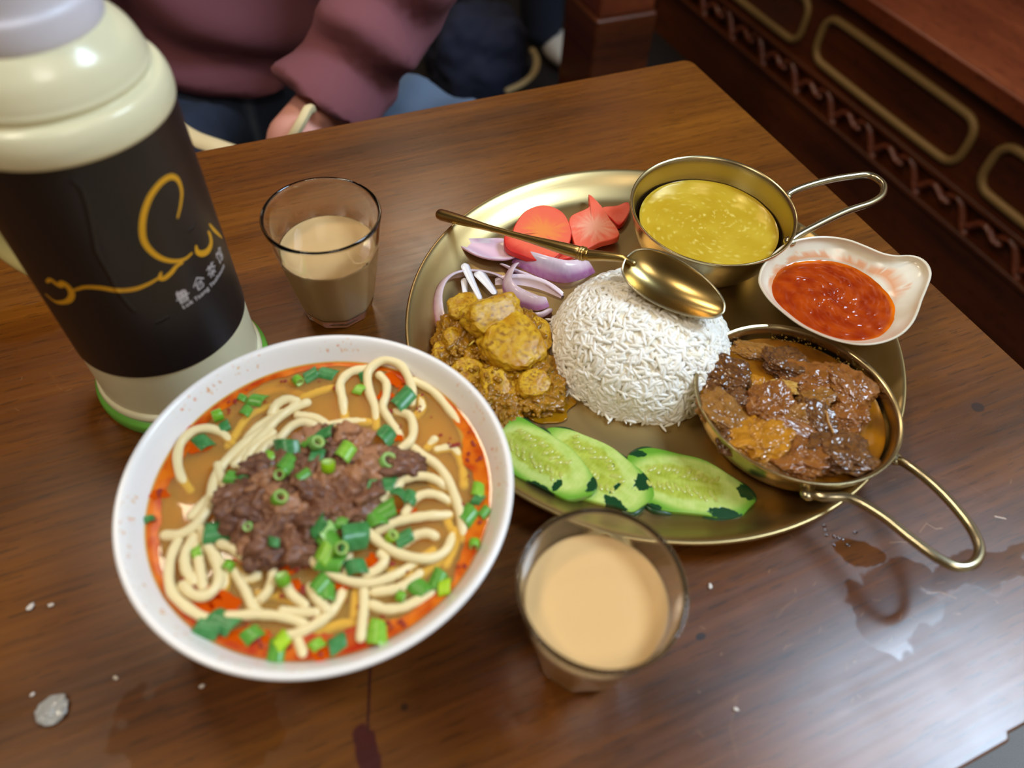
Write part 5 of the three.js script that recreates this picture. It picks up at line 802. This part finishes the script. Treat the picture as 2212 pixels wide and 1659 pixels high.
// ------------------------------------------------------------------ red onion
{
  const wht = rgb(236, 220, 226), pinkish = rgb(222, 184, 206), purple = rgb(172, 104, 160);
  const om = vmat({ roughness: 0.22, specularIntensity: 0.8, side: THREE.DoubleSide });
  // a strip of onion layer swept along points: hgt = how tall, lean = outward lean of its top, out = which side carries the purple skin
  const strip = (path, hgt, thick, lean, out, label, skin = purple, belly = wht) => {
    const P = new THREE.CatmullRomCurve3(path.map(([x, y, h]) => ZV(x, y, h ?? FLOORH)), false, 'centripetal'), n = 40, m = 10, pos = [], cl = [], idx = []; const up = new THREE.Vector3(0, 1, 0);
    for (let i = 0; i <= n; i++) { const t = i / n, p = P.getPointAt(t), tg = P.getTangentAt(t), sd = new THREE.Vector3().crossVectors(tg, up).normalize().multiplyScalar(out); const ta = Math.pow(Math.sin(Math.PI * clamp(t * .96 + .02)), .4), H = hgt * ta, T = thick * lerp(.5, 1, ta);
      for (let j = 0; j <= m; j++) { const f = j / m; let s, y, c; const bow = (v) => Math.sin(Math.PI * v) * H * .22 + v * lean; // outer face up, then inner face down
        if (f <= .5) { const v = f / .5; s = bow(v) + T / 2; y = v * H; c = mixc(skin, belly, smooth(.35, .8, v) * .7 + .16 * clamp(.5 + fbm(p.x * 300, v * 4, p.z * 300, 2) * 2)); } else { const v = 1 - (f - .5) / .5; s = bow(v) - T / 2; y = v * H; c = mixc(belly, pinkish, .3 * (1 - v)); }
        const q = p.clone().addScaledVector(sd, s); q.y += y; pos.push(q.x, q.y, q.z); cl.push(...c); if (i && j) { const k = (i - 1) * (m + 1) + j - 1; idx.push(k, k + 1, k + m + 1, k + 1, k + m + 2, k + m + 1); } } }
    const g = new THREE.BufferGeometry(); g.setAttribute('position', new THREE.Float32BufferAttribute(pos, 3)); g.setAttribute('color', new THREE.Float32BufferAttribute(cl, 3)); g.setIndex(idx); g.computeVertexNormals();
    solo('onion_slice', g, om, label, 'onion', 'red onion slices');
  };
  strip([[392, 1530], [315, 1360], [300, 1200], [345, 1075], [430, 1000], [540, 965], [680, 955], [800, 965], [885, 985]], .0130, .0030, -.0075, -1, 'long curved red onion slice arching around white onion sticks');
  strip([[930, 850], [1060, 920], [1200, 980], [1350, 1010], [1480, 985], [1600, 930]], .0150, .0034, -.010, 1, 'broad purple red onion slice beside the rice and spoon collar');
  strip([[845, 870], [950, 930], [1080, 985], [1220, 1050], [1350, 1130]], .0070, .0026, .002, 1, 'thin pink onion strip reaching under the rice');
  strip([[790, 1030], [900, 1025], [1030, 1035], [1170, 1070], [1330, 1140]], .0075, .0030, .002, -1, 'pale pink onion strip lying between curry and rice', pinkish);
  strip([[935, 880, .006], [890, 990, .006], [870, 1090, .006], [925, 1170, .006], [1040, 1220, .006], [1140, 1235, .006], [1225, 1210, .006]], .0140, .0034, -.006, 1, 'hooked red onion slice standing beside the potato curry');
  strip([[950, 1075], [1030, 1130], [1110, 1170], [1160, 1165]], .0070, .0022, .002, 1, 'short pale onion sliver inside the hooked onion slice', pinkish);
  strip([[1085, 1290], [1150, 1300], [1235, 1250]], .0090, .0030, .002, 1, 'dark purple onion end between potato curry and rice');
  strip([[1200, 860], [1320, 880], [1450, 880]], .0060, .0026, .001, 1, 'white onion strip under the spoon collar', wht);
  // white sticks
  const stick = (pts, w, label) => solo('onion_slice', rod(pts.map(([x, y, h]) => ZV(x, y, h)), (t) => w * (1.15 - .5 * t), { seg: 16, ring: 4, flat: .55, caps: true }), mat(rgb(240, 236, 240), { roughness: 0.25 }), label, 'onion', 'red onion slices');
  stick([[548, 890, .016], [600, 1010, .014], [665, 1140, .012]], .0030, 'bluish white onion stick crossing the curved onion slice'); stick([[540, 1005, .010], [545, 1080, .009], [556, 1165, .008]], .0024, 'short white onion stick touching the potato wedge'); stick([[665, 950, .012], [715, 1010, .012], [780, 1095, .011]], .0040, 'broad white onion piece above the potato wedge');
  // a cupped petal
  const out = [[425, 660], [560, 658], [720, 655], [870, 660], [955, 720], [960, 800], [870, 828], [760, 825], [640, 795], [520, 730]].map(([x, y]) => ZV(x, y, .0115)), pts = closedCurve(out, 50);
  solo('onion_slice', slab(pts, .0022, { bevel: .0006, rings: 10, dome: -.004, topColor: (p, t) => mixc(wht, pinkish, clamp(.35 + 2 * fbm(p.x * 120, p.z * 260, 3, 2))), sideColor: () => pinkish }), om, 'cupped pale pink onion petal touching the round carrot slice', 'onion', 'red onion slices');
}
// ------------------------------------------------------------------ cucumber
{
  const ZC = (x, y, h) => px(1060 + x / 3.456, 860 + y / 3.456, h);
  const K = [
    { o: [[60, 180], [110, 140], [190, 125], [300, 180], [440, 260], [600, 370], [690, 470], [745, 545], [800, 640], [765, 712], [690, 738], [572, 755], [450, 700], [330, 640], [190, 580], [90, 480], [40, 320]], h: .0125, seed: 3, label: 'cucumber slice partly hidden by the rim of the noodle bowl', skin: [[770, 640, 36, 60], [495, 650, 24, 44], [390, 690, 120, 26]] },
    { o: [[420, 225], [560, 225], [720, 280], [900, 360], [1040, 470], [1150, 560], [1212, 660], [1220, 740], [1140, 800], [1060, 850], [940, 810], [760, 770], [620, 720], [500, 560], [420, 380]], h: .0090, seed: 5, label: 'middle cucumber slice overlapped by its neighbour', skin: [[1160, 610, 60, 90], [930, 670, 14, 50], [930, 800, 100, 34], [905, 510, 14, 18]] },
    { o: [[1020, 430], [1100, 382], [1200, 368], [1400, 410], [1600, 460], [1800, 580], [1900, 650], [1985, 750], [1930, 820], [1868, 882], [1750, 905], [1600, 872], [1450, 855], [1300, 840], [1180, 800], [1110, 690], [1060, 560]], h: .0085, seed: 7, label: 'cucumber slice with clear seeds lying against the stew pan', skin: [[1760, 870, 110, 40], [1920, 700, 70, 50], [1080, 410, 80, 26], [1210, 810, 60, 20]] },
  ];
  for (const k of K) {
    const pts = closedCurve(k.o.map(([x, y]) => ZC(x, y, k.h)), 80); const c = pts.reduce((s, p) => s.add(p), new THREE.Vector3()).multiplyScalar(1 / 80);
    let best = 0, ax = new THREE.Vector3(1, 0, 0); for (const p of pts) { const d = p.clone().sub(c); if (d.length() > best) { best = d.length(); ax = d.clone().setY(0).normalize(); } } if (ax.x < 0) ax.negate(); const bx = new THREE.Vector3(-ax.z, 0, ax.x); const hw = Math.max(...pts.map((p) => Math.abs(p.clone().sub(c).dot(bx))));
    const uvF = (p) => { const d = p.clone().sub(c); return [.5 + d.dot(ax) / best * .47, .5 + d.dot(bx) / hw * .47]; };
    const t = canvasTex(768, 384, (x, w, h) => {
      const r = rng(k.seed); const img = x.createImageData(w, h); const polyUV = pts.map((p) => uvF(p));
      const skinUV = k.skin.map(([a, b, ra, rb]) => { const u = uvF(ZC(a, b, k.h)), s = 1 / 3.456 / 3000; return [u[0], u[1], ra * s / best * .47, rb * 1.2 * s / hw * .47]; });
      for (let j = 0; j < h; j++) for (let i = 0; i < w; i++) {
        const u = i / w, v = 1 - j / h, X = (u - .5) / .47, Y = (v - .5) / .47; const e = Math.hypot(X, Y), n = fbm(X * 5 + k.seed, Y * 4, 1, 4), fib = fbm(X * 26, Y * 3.2, 2, 2);
        let c = [184 + 26 * n + 14 * fib, 204 + 16 * n + 10 * fib, 112 + 34 * n + 14 * fib];           // outer flesh
        const core = smooth(.66, .5, Math.hypot((X + .1) / 1.02, Y / .92) + .12 * n); c = [0, 1, 2].map((q) => lerp(c[q], [164, 176, 62][q] + 30 * n + 26 * fib, core * .9));
        const mid = smooth(.1, .03, Math.abs(Y + .06 * Math.sin(X * 5))) * core; c = c.map((q, z) => lerp(q, [206, 220, 150][z], mid * .18));
        const rind = smooth(.74, 1.0, e + .06 * n); c = [0, 1, 2].map((q) => lerp(c[q], [92, 152, 38][q], rind * .9));
        for (const [su, sv, ru, rv] of skinUV) { const z = Math.hypot((u - su) / ru, (v - sv) / rv) + .5 * fbm(u * 30, v * 18, k.seed, 3), g = smooth(1.02, .92, z); c = [0, 1, 2].map((q) => lerp(c[q], [26, 66, 34][q], g)); }
        const p = (j * w + i) * 4; img.data[p] = clamp(c[0], 0, 255); img.data[p + 1] = clamp(c[1], 0, 255); img.data[p + 2] = clamp(c[2], 0, 255); img.data[p + 3] = 255;
      }
      x.putImageData(img, 0, 0);
      for (let s = 0; s < 14; s++) { const row = s % 2 ? 1 : -1, X = -.62 + 1.1 * r(), Y = row * (.1 + .32 * r()) ; const sx = (.5 + X * .47) * w, sy = (.5 - Y * .47) * h; x.save(); x.translate(sx, sy); x.rotate(row * .5 + (r() - .5) * .5); x.fillStyle = s % 3 ? 'rgba(142,156,52,0.38)' : 'rgba(214,222,134,0.42)'; x.beginPath(); x.ellipse(0, 0, 6 + 3 * r(), 14 + 8 * r(), 0, 0, 7); x.fill();  x.restore(); }
    });
    const g = slab(pts, .0052, { bevel: .0008, rings: 12, uvFrame: uvF, dome: .0006 });
    // lean: the first two slices rest on each other
    const top = new THREE.MeshPhysicalMaterial({ map: t, roughness: 0.22, specularIntensity: 0.8, bumpMap: t, bumpScale: .00025 });
    const grpK = grp('cucumber_slice', k.label, 'cucumber', 'cucumber slices'); const flesh = part(grpK, 'flesh', g, top); const sr = rng(k.seed + 50), seedMat = mat(rgb(178, 184, 88), { roughness: 0.12 });
    for (let s = 0; s < 30; s++) { const row = s % 2 ? 1 : -1, X = -.60 + 1.05 * ((s >> 1) + .6 * sr()) / 15, Y = row * (.14 + .26 * sr()), sg = new THREE.SphereGeometry(1, 9, 6); sg.scale(.0013, .0005, .0027); sg.rotateY(-Math.atan2(ax.z, ax.x) + row * .5 + (sr() - .5) * .5); const pp = c.clone().addScaledVector(ax, X * best).addScaledVector(bx, Y * hw); sg.translate(pp.x, pp.y + .0006 * (1 - X * X - Y * Y), pp.z); part(flesh, 'seed', sg, seedMat); }
    // dark green peel left on stretches of the edge
    const runs = k.seed === 3 ? [[7, 11], [13, 17]] : k.seed === 5 ? [[20, 34], [40, 46], [2, 8]] : [[2, 8], [30, 36], [42, 52], [60, 66]];
    for (const [a, b] of runs) { const pp = []; for (let i = a; i <= b; i++) { const d = pts[i % 80].clone().sub(c).setY(0).normalize(); pp.push(pts[i % 80].clone().addScaledVector(d, .0003).setY(pts[i % 80].y - .0026)); } part(grpK, 'peel', rod(pp, (t) => .0021 * Math.pow(Math.sin(Math.PI * clamp(t, .04, .96)), .35), { seg: 20, ring: 8 }), mat(rgb(24, 64, 32), { roughness: 0.3 }), 'dark green peel'); }
    rebase(grpK);
  }
}
// ------------------------------------------------------------------ small things on the table
{
  const c = px(112, 1535, .002);
  solo('onion_skin_scrap', lump({ size: [.0078, .0020, .0062], at: c, detail: 10, seed: 4, rough: .35, freq: 1.2, fine: .1, turn: .5 }), mat(rgb(196, 192, 184), { roughness: 0.2, transmission: 0.35, thickness: 0 }), 'translucent whitish scrap lying on the bare table wood', 'scrap');
  const r = rng(3);
  for (const [u, v, s] of [[66, 1311, .0016], [110, 1307, .0011], [250, 1464, .0010], [436, 1482, .0010], [1534, 1266, .0012], [1195, 1300, .0008], [1590, 1532, .0010], [70, 1500, .0008]]) solo('rice_crumb', lump({ size: [s * 1.5, s * .7, s], at: px(u, v, s * .55), detail: 4, seed: u, rough: .3, fine: .1, turn: r() * 6 }), mat(rgb(214, 204, 196), { roughness: 0.4 }), 'tiny white crumb on the bare table wood', 'crumb', 'crumbs on the table');
  const wm = new THREE.MeshPhysicalMaterial({ color: 0xffffff, transmission: 1, thickness: 0.002, roughness: 0.02, ior: 1.33 });
  for (const [u, v, s] of [[1781, 1136, .0013], [1783, 1145, .0011], [1786, 1156, .0012], [1803, 1159, .0014], [1814, 1163, .0012], [1823, 1167, .0012], [1803, 1178, .0011], [1832, 1178, .0012], [1848, 1150, .0012]]) { const q = px(u, v, .0002); const g = new THREE.SphereGeometry(1, 16, 8, 0, 6.2832, 0, Math.PI / 2); g.scale(s, s * .45, s); g.translate(q.x, q.y, q.z); solo('water_droplet', g, wm, 'small clear water droplet under the stew pan handle', 'droplet', 'water droplets by the pan handle'); }
}
renderer.render(scene, camera);
